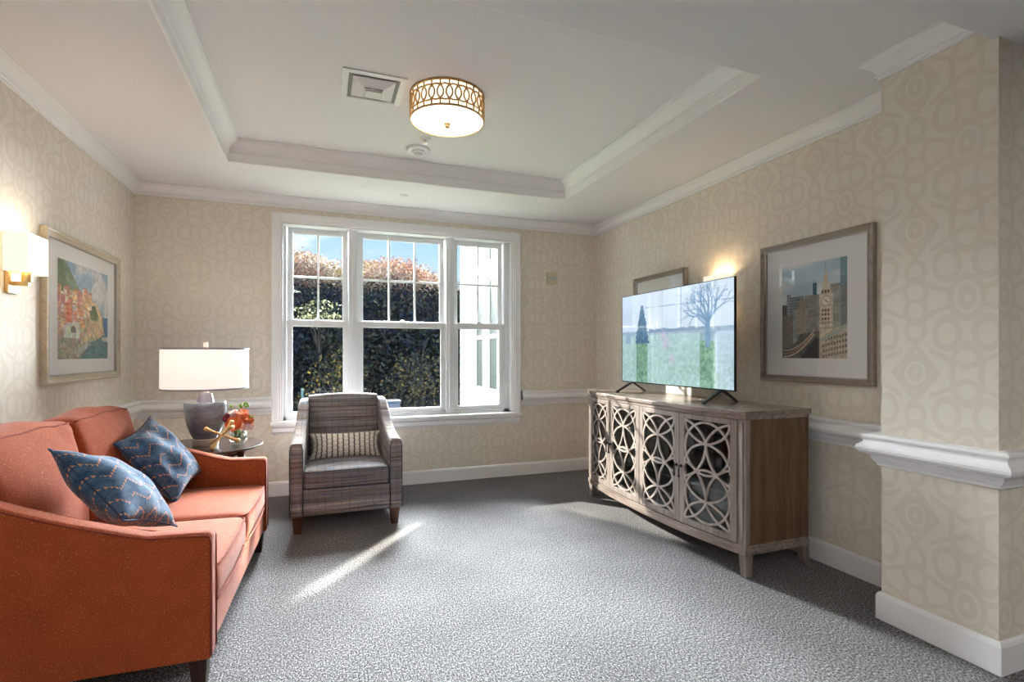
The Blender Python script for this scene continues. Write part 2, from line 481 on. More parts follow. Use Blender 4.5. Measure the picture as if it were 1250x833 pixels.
def img_coast(w=190, h=150):
    im = np.zeros((h, w, 3)); X, Y = np.meshgrid((np.arange(w)+.5)/w, (np.arange(h)+.5)/h)
    f = fbm(w, h, 28, 21, 3); n = fbm(w, h, 5, 31); r = np.random.default_rng(5)
    cl = np.clip((n-.40)*5, 0, 1)[..., None]
    im[:] = (1-cl)*np.array([124, 164, 196]) + cl*np.array([206, 208, 212])
    def put(pts, c, k=.5):
        m = poly_mask(w, h, pts); im[m] = (np.array(c)*(1-k/2+k*f[..., None]))[m]
    put([(0, 0), (.14, 0), (.30, .16), (.48, .34), (.5, .5), (0, .6)], (96, 128, 104))
    put([(0, 0), (.10, .02), (.2, .3), (0, .4)], (84, 112, 74))
    put([(.82, .52), (1, .52), (1, 1), (.5, 1), (.6, .8)], (40, 96, 150), .5)
    put([(.45, .78), (.8, .72), (1, .80), (1, 1), (.3, 1)], (38, 98, 108), .9)
    put([(.38, .36), (.74, .36), (.86, .48), (.92, .72), (.70, .80), (.42, .84), (.3, .6)], (206, 170, 122), .7)
    put([(0, .30), (.4, .28), (.62, .34), (.62, .56), (.45, .84), (.2, .9), (0, .95)], (176, 150, 118), .8)
    put([(0, .78), (.3, .72), (.56, .86), (.40, 1), (0, 1)], (146, 142, 116), .8)
    put([(.58, .42), (.70, .40), (.78, .50), (.76, .58), (.62, .56)], (70, 98, 58), .8)
    put([(.0, .24), (.10, .22), (.14, .36), (0, .44)], (80, 100, 60), .9)
    put([(.30, .50), (.40, .52), (.40, .62), (.30, .6)], (96, 118, 66), .8)
    cols = [(226, 196, 160), (214, 120, 86), (236, 214, 190), (222, 168, 110), (206, 150, 150), (196, 188, 190), (224, 150, 96), (240, 226, 206), (190, 110, 100)]
    for k in range(110):
        x = r.random()*.64; y0 = .30 + .36*r.random()
        if x > .5 and y0 > .42: continue
        a, b = .022+.02*r.random(), .035+.035*r.random()
        c = cols[r.integers(len(cols))]
        m = (abs(X-x) < a) & (abs(Y-y0) < b); im[m] = (np.array(c)*(.82+.3*f[..., None]))[m]
        m = (abs(X-x) < a) & (abs(Y-y0+b) < .008); im[m] = (170, 96, 70)
        for q in (-.4, .4):
            m = (abs(X-x-a*q) < .005) & (abs(Y-y0) < .008); im[m] = (90, 90, 100)
    m = (abs(X-.20) < .055) & (abs(Y-.52) < .10); im[m] = (np.array((222, 92, 48))*(.8+.35*f[..., None]))[m]
    for q in range(3):
        for p in range(3):
            m = (abs(X-.165-.035*q) < .006) & (abs(Y-.46-.05*p) < .012); im[m] = (240, 190, 140)
    put([(.10, .66), (.36, .60), (.42, .70), (.38, .78), (.10, .78)], (206, 214, 198), .4)
    dd = np.hypot((X-.28)*w*.8, (Y-.70)*h); im[(dd < 7) & (Y < .73)] = (70, 76, 76)
    put([(.30, .92), (.58, .80), (.62, .84), (.36, .98)], (170, 176, 164), .6)
    put([(.84, .76), (1, .74), (1, .80), (.9, .80)], (206, 200, 184), .6)
    s = vnoise(w, h, 60, 48, 77)[..., None]; s2 = vnoise(w, h, 24, 20, 78)[..., None]
    hue = np.stack([vnoise(w, h, 34, 28, 80+q) for q in range(3)], 2)
    land = (poly_mask(w, h, [(0, .26), (.62, .32), (.80, .44), (.90, .74), (.5, .86), (.4, 1), (0, 1)]))[..., None]
    im = im*(.80+.26*s+.14*s2) + land*(hue-.5)*46
    return np.clip(im, 0, 255)

def img_meadow_reflection(w=220, h=130):  # grass and lily picture with the window's outdoor reflection painted over it
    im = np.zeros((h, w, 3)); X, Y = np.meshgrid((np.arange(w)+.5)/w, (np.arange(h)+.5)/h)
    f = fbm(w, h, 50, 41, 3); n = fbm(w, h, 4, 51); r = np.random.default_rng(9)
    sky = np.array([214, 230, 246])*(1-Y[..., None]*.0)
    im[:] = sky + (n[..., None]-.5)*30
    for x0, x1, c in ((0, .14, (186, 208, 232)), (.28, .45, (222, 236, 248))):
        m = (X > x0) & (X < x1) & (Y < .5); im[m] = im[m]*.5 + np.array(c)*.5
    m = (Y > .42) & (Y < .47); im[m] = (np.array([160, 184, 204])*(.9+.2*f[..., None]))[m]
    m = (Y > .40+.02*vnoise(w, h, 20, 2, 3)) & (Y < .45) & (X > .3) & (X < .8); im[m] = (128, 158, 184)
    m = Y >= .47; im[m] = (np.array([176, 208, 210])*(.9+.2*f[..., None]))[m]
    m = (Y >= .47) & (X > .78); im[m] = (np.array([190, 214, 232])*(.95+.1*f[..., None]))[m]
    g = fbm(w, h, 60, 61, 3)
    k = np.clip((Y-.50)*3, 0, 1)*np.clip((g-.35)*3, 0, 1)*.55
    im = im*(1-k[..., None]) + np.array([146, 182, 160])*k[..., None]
    for x0, x1 in ((.165, .28), (.755, .875)):  # richer grass where mullions interrupt the painted reflection
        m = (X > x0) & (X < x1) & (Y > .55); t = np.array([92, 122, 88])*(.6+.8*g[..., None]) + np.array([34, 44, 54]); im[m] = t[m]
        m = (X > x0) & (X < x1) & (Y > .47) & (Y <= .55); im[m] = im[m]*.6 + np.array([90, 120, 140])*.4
    # reflected conifer, painted
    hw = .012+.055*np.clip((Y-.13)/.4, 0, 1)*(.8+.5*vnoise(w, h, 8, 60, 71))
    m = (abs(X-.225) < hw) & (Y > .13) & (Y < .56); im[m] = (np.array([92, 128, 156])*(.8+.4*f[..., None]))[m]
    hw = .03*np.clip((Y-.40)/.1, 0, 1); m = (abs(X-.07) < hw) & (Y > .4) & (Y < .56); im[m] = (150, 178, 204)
    # reflected bare tree, painted
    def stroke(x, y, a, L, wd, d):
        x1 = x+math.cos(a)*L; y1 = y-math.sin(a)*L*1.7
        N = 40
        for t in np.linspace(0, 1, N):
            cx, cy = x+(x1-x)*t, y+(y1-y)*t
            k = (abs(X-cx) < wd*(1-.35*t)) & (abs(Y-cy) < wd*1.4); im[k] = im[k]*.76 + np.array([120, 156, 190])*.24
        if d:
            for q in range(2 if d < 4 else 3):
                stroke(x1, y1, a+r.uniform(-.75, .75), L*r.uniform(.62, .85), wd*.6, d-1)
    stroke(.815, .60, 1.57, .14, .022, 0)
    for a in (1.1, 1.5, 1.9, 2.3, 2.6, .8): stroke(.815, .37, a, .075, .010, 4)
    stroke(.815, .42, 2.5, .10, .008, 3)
    # muntin bars of the painted window reflection
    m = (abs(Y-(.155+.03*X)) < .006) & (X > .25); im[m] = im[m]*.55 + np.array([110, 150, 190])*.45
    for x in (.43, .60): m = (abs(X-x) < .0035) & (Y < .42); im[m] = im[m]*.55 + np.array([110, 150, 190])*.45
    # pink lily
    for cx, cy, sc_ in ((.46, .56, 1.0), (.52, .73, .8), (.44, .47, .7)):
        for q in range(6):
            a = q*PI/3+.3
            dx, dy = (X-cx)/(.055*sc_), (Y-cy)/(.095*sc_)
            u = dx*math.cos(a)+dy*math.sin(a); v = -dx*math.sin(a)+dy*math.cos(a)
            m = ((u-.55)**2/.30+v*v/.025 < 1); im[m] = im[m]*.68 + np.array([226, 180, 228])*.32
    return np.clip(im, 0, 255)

# ================================================================== THE ROOM
def slab(name, x0, x1, y0, y1, z0, z1, mat):
    return struct(MB().box(x0, x1, y0, y1, z0, z1).build(name, mat))

HX0, HX1, HY = -3.2, 6.2, -4.2            # the hall that the camera stands in
slab('floor', HX0-.2, HX1+.2, HY-.2, BW+.02, -.12, 0, M['carpet'])
slab('wall_left', LW-.12, LW, .6, BW+.20, 0, 2.85, M['wall'])
# back wall around the window
w = MB()
w.box(LW-.12, OX0, BW, BW+.17, 0, 2.85); w.box(OX1, RW+.12, BW, BW+.17, 0, 2.85)
w.box(OX0, OX1, BW, BW+.17, 0, OZ0); w.box(OX0, OX1, BW, BW+.17, OZ1, 2.85)
struct(w.build('wall_back', M['wall']))
slab('wall_right', RW, RW+.12, COLY1-.02, BW+.001, 0, 2.85, M['wall'])
slab('wall_pier', COLX, HX1, COLY0, COLY1, 0, 2.85, M['wall'])
slab('wall_hall_right', HX1, HX1+.12, HY, COLY0+.1, 0, 2.6, M['hall'])
slab('wall_hall_left', HX0-.12, HX0, HY, .72, 0, 2.6, M['hall'])
slab('wall_hall_return', HX0, LW-.12, .6, .72, 0, 2.6, M['hall'])
slab('wall_hall_back', HX0-.12, HX1+.12, HY-.12, HY, 0, 2.6, M['hall'])
# ceilings: flat perimeter with a raised tray
TX0, TX1, TY0, TY1 = -.617, 1.983, 1.893, 4.030
c = MB()
by = 1.197
c.box(LW-.12, TX0, by, BW+.17, ZC, ZC+.05); c.box(TX1, RW+.12, by, BW+.17, ZC, ZC+.05)
c.box(TX0, TX1, by, TY0, ZC, ZC+.05); c.box(TX0, TX1, TY1, BW+.17, ZC, ZC+.05)
c.box(TX0-.05, TX0, TY0-.05, TY1+.05, ZC+.05, ZT+.04); c.box(TX1, TX1+.05, TY0-.05, TY1+.05, ZC+.05, ZT+.04)
c.box(TX0, TX1, TY0-.05, TY0, ZC+.05, ZT+.04); c.box(TX0, TX1, TY1, TY1+.05, ZC+.05, ZT+.04)
c.box(TX0-.05, TX1+.05, TY0-.05, TY1+.05, ZT, ZT+.05)
struct(c.build('ceiling', M['ceil']))
slab('ceiling_hall', HX0-.12, HX1+.12, HY-.12, by, ZB, ZB+.30, M['ceil'])

# crown mouldings
def crown(zt, h=.088, p=.066):
    a = [(0, zt), (p, zt), (p, zt-.010), (p-.007, zt-.013), (p-.010, zt-.020)]
    for i in range(7):
        t = i/6; a.append((p-.013-(p-.030)*t**.85 - .006*math.sin(PI*t), zt-.022-(h-.050)*t))
    a += [(.016, zt-h+.024), (.020, zt-h+.021), (.020, zt-h+.013), (.011, zt-h+.010), (.011, zt-h), (0, zt-h)]
    return a
struct(sweep('trim_1', [(LW, .72), (LW, BW), (RW, BW), (RW, COLY1), (COLX, COLY1), (COLX, by)], crown(ZC), M['trim'], side=-1))
def traycrown():
    a = [(p, z) for p, z in crown(ZT, .098, .079)]
    return a
struct(sweep('trim_2', [(TX0, TY0), (TX1, TY0), (TX1, TY1), (TX0, TY1)], traycrown(), M['trim'], closed=True, side=1))
struct(sweep('trim_3', [(TX0, TY0), (TX1, TY0), (TX1, TY1), (TX0, TY1)],
             [(0, ZT-.09), (.010, ZT-.09), (.010, ZC+.004), (.006, ZC), (0, ZC)], M['trim'], closed=True, side=1))
# chair rail: heavy rail with a bed mould under it
RAIL = [(0, .838), (.050, .838), (.058, .834), (.060, .826), (.056, .818), (.050, .812), (.050, .804), (.058, .794), (.068, .786), (.072, .776), (.070, .764), (.062, .754), (.030, .742), (.030, .730), (.026, .726), (.022, .716), (.014, .708), (.012, .696), (0, .692)]
struct(sweep('trim_4', [(LW, .72), (LW, BW), (-.395, BW)], RAIL, M['trim'], side=-1))
struct(sweep('trim_5', [(1.855, BW), (RW, BW), (RW, COLY1), (COLX, COLY1), (COLX, COLY0), (HX1, COLY0)], RAIL, M['trim'], side=-1))
for i, x in enumerate((-.450, 1.855)):
    b = MB(); b.loft([[(x+dx, BW-p, z) for p, z in [(0, .843), (.056, .843), (.066, .836), (.066, .828), (.058, .812), (.066, .798), (.078, .782), (.078, .762), (.066, .749), (0, .745)]] for dx in (0, .055)])
    struct(b.build('trim_%d' % (6+i), M['trim']))
BASE = [(0, .122), (.006, .122), (.012, .116), (.016, .104), (.016, 0), (0, 0)]
struct(sweep('baseboard_left', [(LW, .72), (LW, BW-.0)], BASE, M['trim'], side=-1))
struct(sweep('baseboard_back', [(LW+.016, BW), (RW-.016, BW)], BASE, M['trim'], side=-1))
struct(sweep('baseboard_right', [(RW, BW), (RW, COLY1)], BASE, M['trim'], side=-1))
struct(sweep('baseboard_pier', [(RW-.016, COLY1), (COLX, COLY1), (COLX, COLY0), (HX1, COLY0)], BASE, M['trim'], side=-1))

# ---------------------------------------------------------------- the window
win = bpy.data.objects.new('window_1', None); C.objects.link(win); struct(win)
# jamb liner and mullions
f = MB()
YF0, YF1 = BW+.001, BW+.17
f.box(OX0, OX0+.012, YF0, YF1, OZ0, OZ1); f.box(OX1-.012, OX1, YF0, YF1, OZ0, OZ1)
f.box(OX0, OX1, YF0, YF1, OZ1-.012, OZ1)
YS = BW+.070
units = [(-.284, .228, 2), (.306, 1.116, 3), (1.192, 1.706, 2)]
f.box(OX0+.012, units[0][0], YS, YF1, OZ0, OZ1-.012); f.box(units[2][1], OX1-.012, YS, YF1, OZ0, OZ1-.012)
f.box(units[0][1], units[1][0], YS-.018, YF1, OZ0, OZ1-.012); f.box(units[1][1], units[2][0], YS-.018, YF1, OZ0, OZ1-.012)
f.box(units[0][1]+.026, units[1][0]-.026, YS-.028, YS-.01, OZ0, OZ1-.012); f.box(units[1][1]+.026, units[2][0]-.026, YS-.028, YS-.01, OZ0, OZ1-.012)
f.box(OX0+.012, OX1-.012, YS, YF1, OZ0, OZ0+.035)
soft(f.build('window_frame', M['vinyl'], win), .003)
def sash(x0, x1, z0, z1, y, st, top, bot, cols, rows):
    s = MB(); d = .036
    s.box(x0, x0+st, y, y+d, z0, z1); s.box(x1-st, x1, y, y+d, z0, z1)
    s.box(x0+st, x1-st, y, y+d, z1-top, z1); s.box(x0+st, x1-st, y, y+d, z0, z0+bot)
    # stepped glazing bead
    s.box(x0+st-.001, x0+st+.007, y+.008, y+.022, z0+bot, z1-top); s.box(x1-st-.007, x1-st+.001, y+.008, y+.022, z0+bot, z1-top)
    s.box(x0+st, x1-st, y+.008, y+.022, z0+bot-.001, z0+bot+.007); s.box(x0+st, x1-st, y+.008, y+.022, z1-top-.007, z1-top+.001)
    o = soft(s.build('sash', M['vinyl'], win), .0025)
    g = MB().box(x0+st+.001, x1-st-.001, y+.016, y+.020, z0+bot+.001, z1-top-.001).build('glass_pane', M['glass'], o)
    if cols > 1:
        m = MB(); w_ = .017
        for k in range(1, cols):
            cx = x0+st+(x1-x0-2*st)*k/cols; m.box(cx-w_/2, cx+w_/2, y+.006, y+.030, z0+bot, z1-top)
        cz = (z0+bot+z1-top)/2; m.box(x0+st, x1-st, y+.0065, y+.0295, cz-w_/2, cz+w_/2)
        soft(m.build('muntin', M['vinyl'], o), .002)
    return o
for (a, b, nc) in units:
    sash(a+.002, b-.002, OZ0+.036, 1.497, YS+.006, .040, .050, .030, 1, 1)
    sash(a+.004, b-.004, 1.458, OZ1-.014, YS+.052, .040, .042, .042, nc, 2)
    cx = (a+b)/2
    l = MB(); l.box(cx-.032, cx+.032, YS+.010, YS+.034, 1.497, 1.505, .002); l.box(cx-.020, cx+.016, YS+.012, YS+.030, 1.505, 1.517, .003)
    l.build('sash_lock', M['vinyl'], win)
# casing
cs = MB()
cw = .075
prof = [(0, 0), (0, .010), (.006, .014), (.020, .014), (.026, .019), (.060, .022), (.068, .026), (cw, .026), (cw, 0)]
path = [(OX0-.0, OZ0-.002), (OX0, OZ1), (OX1, OZ1), (OX1, OZ0-.002)]
rings = []
for i, (x, z) in enumerate(path):
    sx = -1 if i in (0, 1) else 1; sz = 1 if i in (1, 2) else 0
    rings.append([(x+sx*p, BW-q, z+sz*p) for p, q in prof])
cs.loft(rings); cs.build('window_casing', M['trim'], win)
st = MB(); st.box(OX0-.082, OX1+.078, BW-.060, BW+.0, OZ0-.027, OZ0+.004, .006, 3); st.box(OX0+.0, OX1, BW-.002, YS+.01, OZ0-.026, OZ0+.003)
st.build('window_sill', M['trim'], win)
ap = MB()
apr = [(0, OZ0-.028), (.030, OZ0-.028), (.032, OZ0-.040), (.022, OZ0-.052), (.020, OZ0-.085), (.012, OZ0-.095), (.010, OZ0-.103), (0, OZ0-.103)]
ap.loft([[(x, BW-p, z) for p, z in apr] for x in (OX0-.068, OX1+.068)]); ap.build('window_apron', M['trim'], win)

# ================================================================== OUTSIDE
ld = MB(); ld.box(-120, 120, BW+.3, 160, -1.6, -1.0); struct(ld.build('ground', mat_plain('lawn', srgb(96, 104, 60), .95, bscale=3, var=.2)))
# white wing of the same building, seen through the right-hand sashes
wing = thing('building_wing', 'white clapboard wing of the building outside the right window', 'building', (2.0, 7.65, -1.0))
wy0, wy1 = BW+.18-7.65, 0
wb = MB(); wb.box(.03, 5, wy0, wy1-.02, 0, 7.4)
wb.build('wing_wall', M['siding'], wing)
sd = MB()
z = 0.0
while z < 7.3:
    sd.loft([[(.030, y, z+.245), (.022, y, z+.245), (-.008, y, z), (.030, y, z)] for y in (wy0, wy1)]); z += .235
sd.box(-.012, .09, wy1-.09, wy1+.012, 0, 7.4); sd.box(-.012, .03, wy0, wy1, 7.2, 7.4)
sd.build('lap_siding', M['siding'], wing)
def wing_window(y0, y1, z0, z1, split):
    z0 += 1; z1 += 1; split = split+1 if split else None
    y0 -= 7.65; y1 -= 7.65
    w_ = MB(); x0 = -.045
    w_.box(x0, .03, y0-.10, y0, z0-.13, z1+.12); w_.box(x0, .03, y1, y1+.10, z0-.13, z1+.12)
    w_.box(x0, .03, y0, y1, z1, z1+.12); w_.box(x0-.03, .03, y0-.12, y1+.12, z0-.13, z0)
    w_.box(x0+.012, .03, y0, y0+.03, z0, z1); w_.box(x0+.012, .03, y1-.03, y1, z0, z1)
    w_.box(x0+.012, .03, y0, y1, z0, z0+.04); w_.box(x0+.012, .03, y0, y1, z1-.04, z1)
    if split: w_.box(x0+.010, .03, y0, y1, split-.025, split+.025)
    o = w_.build('window', M['siding'], wing)
    MB().box(-.022, .02, y0+.03, y1-.03, z0+.04, z1-.04).build('pane', M['extglass'], o)
for (a, b) in ((6.39, 6.77), (5.80, 6.20), (5.10, 5.5)):
    wing_window(a, b, .73, 2.16, 1.42); wing_window(a, b, 2.34, 2.62, None)

# wooded hill: autumn crowns on the ridge, slope woods with shade in the leaf colours
def ridge(a):
    return np.interp(a, [-.9, -.30, -.12, -.05, .0, .03, .07, .10, .13, .17, .20, .225, .26, .4, 1.0],
                     [.02, .10, .19, .195, .19, .172, .176, .176, .182, .172, .15, .135, .115, .09, .02])
TH = math.atan2(232.5, 629.2); SN, CS = math.sin(TH), math.cos(TH)
def hill_z(X, Y):
    a = X/Y
    d40 = 40*(a*SN+CS)
    top = EYE + ridge(a)*d40 - 2.4
    t = np.clip((Y-19)/21, 0, 1)
    return -1.0 + (top+1.0)*t**.8
hv, hf = [], []
XS = np.linspace(-.9, 1.0, 60); YS_ = np.linspace(19, 44, 16)
for yy in YS_:
    for aa in XS: hv.append((aa*yy, yy, float(hill_z(aa*yy, yy))-.15))
for j in range(len(YS_)-1):
    for i in range(len(XS)-1):
        q = j*len(XS)+i; hf.append((q, q+1, q+1+len(XS), q+len(XS)))
me = bpy.data.meshes.new('hill'); me.from_pydata(hv, [], hf)
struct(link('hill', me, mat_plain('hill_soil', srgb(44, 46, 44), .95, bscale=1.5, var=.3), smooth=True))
LEAF = mat_attr('leaves', 1.0, spec=0.0)

def leaf_cloud(name, crowns, size, parent=None):
    """crowns: (centre, radii, colours, count)"""
    P = []; Cc = []
    for (c, rd, cols, n) in crowns:
        v = rng.normal(size=(n, 3)); v /= np.linalg.norm(v, axis=1)[:, None]
        rad = rng.uniform(.62, 1.05, (n, 1))
        lump = 1+.18*np.sin(v[:, :1]*5+c[0])*np.cos(v[:, 2:]*6+c[1])
        p = np.array(c)+v*rad*lump*np.array(rd)
        a = rng.normal(size=(n, 3)); a /= np.linalg.norm(a, axis=1)[:, None]
        b = np.cross(a, rng.normal(size=(n, 3))); b /= np.linalg.norm(b, axis=1)[:, None]
        s = size*rng.uniform(.5, 1.3, (n, 1))
        quad = np.stack([p-a*s-b*s*.6, p+a*s-b*s*.6, p+a*s+b*s*.6, p-a*s+b*s*.6], 1)
        P.append(quad.reshape(-1, 3))
        k = rng.integers(len(cols), size=n)
        col = lin(np.array(cols)[k])*rng.uniform(.7, 1.25, (n, 1))
        Cc.append(np.repeat(np.concatenate([col, np.ones((n, 1))], 1), 4, axis=0))
    P = np.concatenate(P); Cc = np.concatenate(Cc); n = len(P)//4
    me = bpy.data.meshes.new(name); me.from_pydata(P.tolist(), [], np.arange(n*4).reshape(-1, 4).tolist())
    ca = me.color_attributes.new('Col', 'FLOAT_COLOR', 'CORNER'); ca.data.foreach_set('color', np.clip(Cc, 0, 1).ravel())
    return link(name, me, LEAF, parent)

warm = [[(192, 164, 150), (168, 140, 128), (206, 186, 172)], [(206, 198, 176), (184, 174, 150), (220, 214, 198)],
        [(182, 136, 106), (190, 146, 110), (150, 112, 94)], [(148, 136, 134), (166, 154, 150), (128, 116, 114)],
        [(186, 164, 104), (174, 148, 96), (150, 142, 104)], [(166, 144, 138), (184, 164, 156), (142, 120, 112)]]
warm = [[tuple(int(c_*.94) for c_ in q) for q in w_] for w_ in warm]
shade_cool = [[(34, 40, 50), (46, 52, 56), (28, 34, 42)], [(42, 50, 46), (58, 62, 50), (32, 40, 42)], [(50, 44, 44), (62, 52, 48), (38, 36, 40)],
        [(30, 38, 52), (40, 48, 60), (26, 32, 44)]]  # slope shade and haze put into the leaf colours
shade_dusk = [[(96, 80, 78), (76, 66, 68), (112, 94, 86)], [(88, 84, 78), (70, 68, 70), (108, 102, 90)], [(102, 78, 62), (78, 62, 58), (60, 56, 62)]]  # half-shaded leaf colours that blend the slope into the ridge
cr = []
for k in range(290):
    a = rng.uniform(-.12, .30) if k < 170 else rng.uniform(-.50, -.10); Y = rng.uniform(34, 41); X = a*Y
    r_ = rng.uniform(1.2, 2.0); zt = EYE+ridge(a)*Y*(a*SN+CS)*1.0
    z0 = min(float(hill_z(X, Y))+1.0, zt-r_*.95)
    cr.append(((X, Y, z0), (r_*1.15, r_, r_), warm[rng.integers(6)], 520))
for k in range(116):
    a = -.52+.82*k/116+rng.uniform(-.004, .004); Y = 41; X = a*Y; r_ = rng.uniform(.8, 1.5)
    zt = EYE+ridge(a)*Y*(a*SN+CS)+rng.uniform(-.5, .35)
    cr.append(((X, Y, zt-r_), (r_*1.2, r_, r_), warm[rng.integers(6)], 420))
tag(leaf_cloud('ridge_woods', cr, .070), 'sunlit autumn woods in pink, cream and orange along the ridge', 'woods', kind='stuff')
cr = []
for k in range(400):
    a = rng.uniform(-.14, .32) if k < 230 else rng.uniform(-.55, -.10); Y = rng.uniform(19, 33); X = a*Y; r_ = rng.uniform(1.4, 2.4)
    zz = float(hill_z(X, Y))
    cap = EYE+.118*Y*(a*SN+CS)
    cr.append(((X, Y, min(zz+rng.uniform(.8, 2.6), cap-r_)), (r_, r_, r_*1.15), (shade_dusk[rng.integers(3)] if (Y > 28.5 and rng.random() < .75) else shade_cool[rng.integers(4)]), 420))
tag(leaf_cloud('slope_woods', cr, .062), 'woods on the slope below the ridge in dark blue-green shade colours', 'woods', kind='stuff')

def broad_tree(name, label, X, Y, zc, rd, cols, n, leaf, group=None):
    t = thing(name, label, 'tree', (X, Y, -1.0), 0, group)
    zg = float(hill_z(np.array(X), np.array(Y))) if Y > 19 else -1.0
    h = zc-(-1.0)
    crs = []
    for q in range(7):
        o = rng.normal(size=3)*np.array(rd)*.45
        crs.append(((o[0], o[1], h+o[2]), (rd[0]*.55, rd[1]*.55, rd[2]*.5), cols, n//7))
    leaf_cloud('crown', crs, leaf, t)
    tr = MB(); tr.tube([(0, 0, zg+.95), (.05, .02, h*.5), (0, .05, h)], [.06, .045, .02], 8)
    for q in range(6):
        a = q*1.05; tr.tube([(0, .03, h*.6+.1*q), (math.cos(a)*rd[0]*.5, math.sin(a)*rd[1]*.5, h+.1*q)], [.02, .008], 6)
    tr.build('trunk', mat_plain('bark_'+name, srgb(38, 34, 34), .9, var=.2), t)
    return t
def at_px(px, py, Y):
    u = (px-625)/629.2; v = (432.5-py)/629.2
    dx, dy = SN+u*CS, CS-u*SN; t = Y/dy
    return dx*t, Y, EYE+v*t
x, y, z = at_px(405, 462, 16); broad_tree('yellow_leaf_tree', 'small tree with yellow leaves low behind the left window', x, y, z, (1.05, .8, .95), [(110, 94, 50), (78, 74, 50), (52, 56, 48), (40, 46, 48)], 620, .042)
x, y, z = at_px(388, 386, 18.2); broad_tree('pale_blossom_tree', 'pale cream-leaved tree halfway up the left window', x, y, z, (.95, .6, .42), [(190, 186, 152), (150, 148, 112), (90, 96, 74), (50, 58, 54)], 700, .045)
x, y, z = at_px(505, 462, 16); broad_tree('olive_tree', 'olive and gold leafed tree low behind the middle window', x, y, z, (1.35, .8, 1.5), [(58, 56, 48), (80, 70, 46), (46, 48, 46), (38, 42, 46)], 1300, .042)
x, y, z = at_px(369, 500, 11)
s_ = MB(); s_.box(-.026, .026, -.026, .026, 0, 1.27); s_.box(-.034, .034, -.034, .034, 1.24, 1.29, .008)
o = s_.build('marker_post', mat_plain('teal_post', srgb(34, 78, 84), .5)); o.location = (x, 14.5, -1.0)
tag(o, 'thin teal marker post standing in the yard behind the armchair', 'post')
o.location.x = at_px(369, 480, 14.5)[0]
b_ = MB(); b_.box(-.25, .25, -.2, .2, 0, .86, .03); b_.box(-.28, .28, -.23, .23, .86, .93, .02); o = b_.build('yard_bin', mat_plain('blue_bin', srgb(30, 44, 64), .6)); o.location = (at_px(476, 480, 14.5)[0], 14.5, -1.0)
tag(o, 'dull blue bin in the yard just right of the armchair back', 'bin')
# tall evergreen added out of the window's view to block the low sun
def conifer(X, Y, H_, R_):
    t = thing('sun_block_evergreen', 'tall evergreen tree added out of view left of the window to block the sun', 'tree', (X, Y, -1.0))
    fol = MB(); n = 26; lv = 26
    b = bmesh.new()
    for k in range(lv):
        z0 = .5+(H_-.7)*k/lv; r0 = R_*(1-k/lv)**.75*random.uniform(.9, 1.08); hh = H_/lv*2.4
        rg = []
        ph = random.random()*6
        a_ = [((r0*(1 if i % 2 else .74)*random.uniform(.9, 1.1))*math.cos(2*PI*i/n+ph), (r0*(1 if i % 2 else .74)*random.uniform(.9, 1.1))*math.sin(2*PI*i/n+ph), z0-.12*(i % 2)) for i in range(n)]
        b_ = [(.18*x_, .18*y_, z0+hh) for x_, y_, _ in a_]
        fol.loft([a_, b_], True, True)
    fol.build('foliage', mat_plain('conifer_green', srgb(48, 66, 50), .9, bscale=12, var=.3), t)
    MB().tube([(0, 0, 0), (0, 0, H_*.9)], [.16, .03], 8).build('trunk', mat_plain('conifer_bark', srgb(70, 56, 46), .9, var=.2), t)
SUNH = Vector((-.63, .776))           # horizontal direction towards the sun
SUN_EL = math.radians(26.5)
conifer(.02+SUNH.x*7.5, BW-.44+SUNH.y*7.5, 9.3, 1.72)

# ================================================================== LOOSE HELPERS FOR UPHOLSTERY
def cushion(sx, sy, sz, r=.03, bulge=.015, n=14, squash=0.0):
    """soft box centred on the origin"""
    bm = bmesh.new()
    bmesh.ops.create_cube(bm, size=2)
    bmesh.ops.subdivide_edges(bm, edges=bm.edges[:], cuts=n, use_grid_fill=True)
    hx, hy, hz = sx/2, sy/2, sz/2
    for v in bm.verts:
        u, w_, t = v.co
        # push the samples towards the edges
        f = lambda q: math.copysign(1-(1-abs(q))**1.5, q)
        p = Vector((f(u)*hx, f(w_)*hy, f(t)*hz))
        c_ = Vector((max(-hx+r, min(hx-r, p.x)), max(-hy+r, min(hy-r, p.y)), max(-hz+r, min(hz-r, p.z))))
        d = p-c_
        if d.length > 1e-9: p = c_+d.normalized()*r*min(1, d.length/r if max(abs(u), abs(w_), abs(t)) < .999 else 1)
        a, b, c2 = p.x/hx, p.y/hy, p.z/hz
        p.z += bulge*math.copysign(1, c2)*abs(c2)*(1-a*a)*(1-b*b)
        p.x += bulge*.5*a*(1-b*b)*(1-c2*c2); p.y += bulge*.5*b*(1-a*a)*(1-c2*c2)
        v.co = p
    return bm

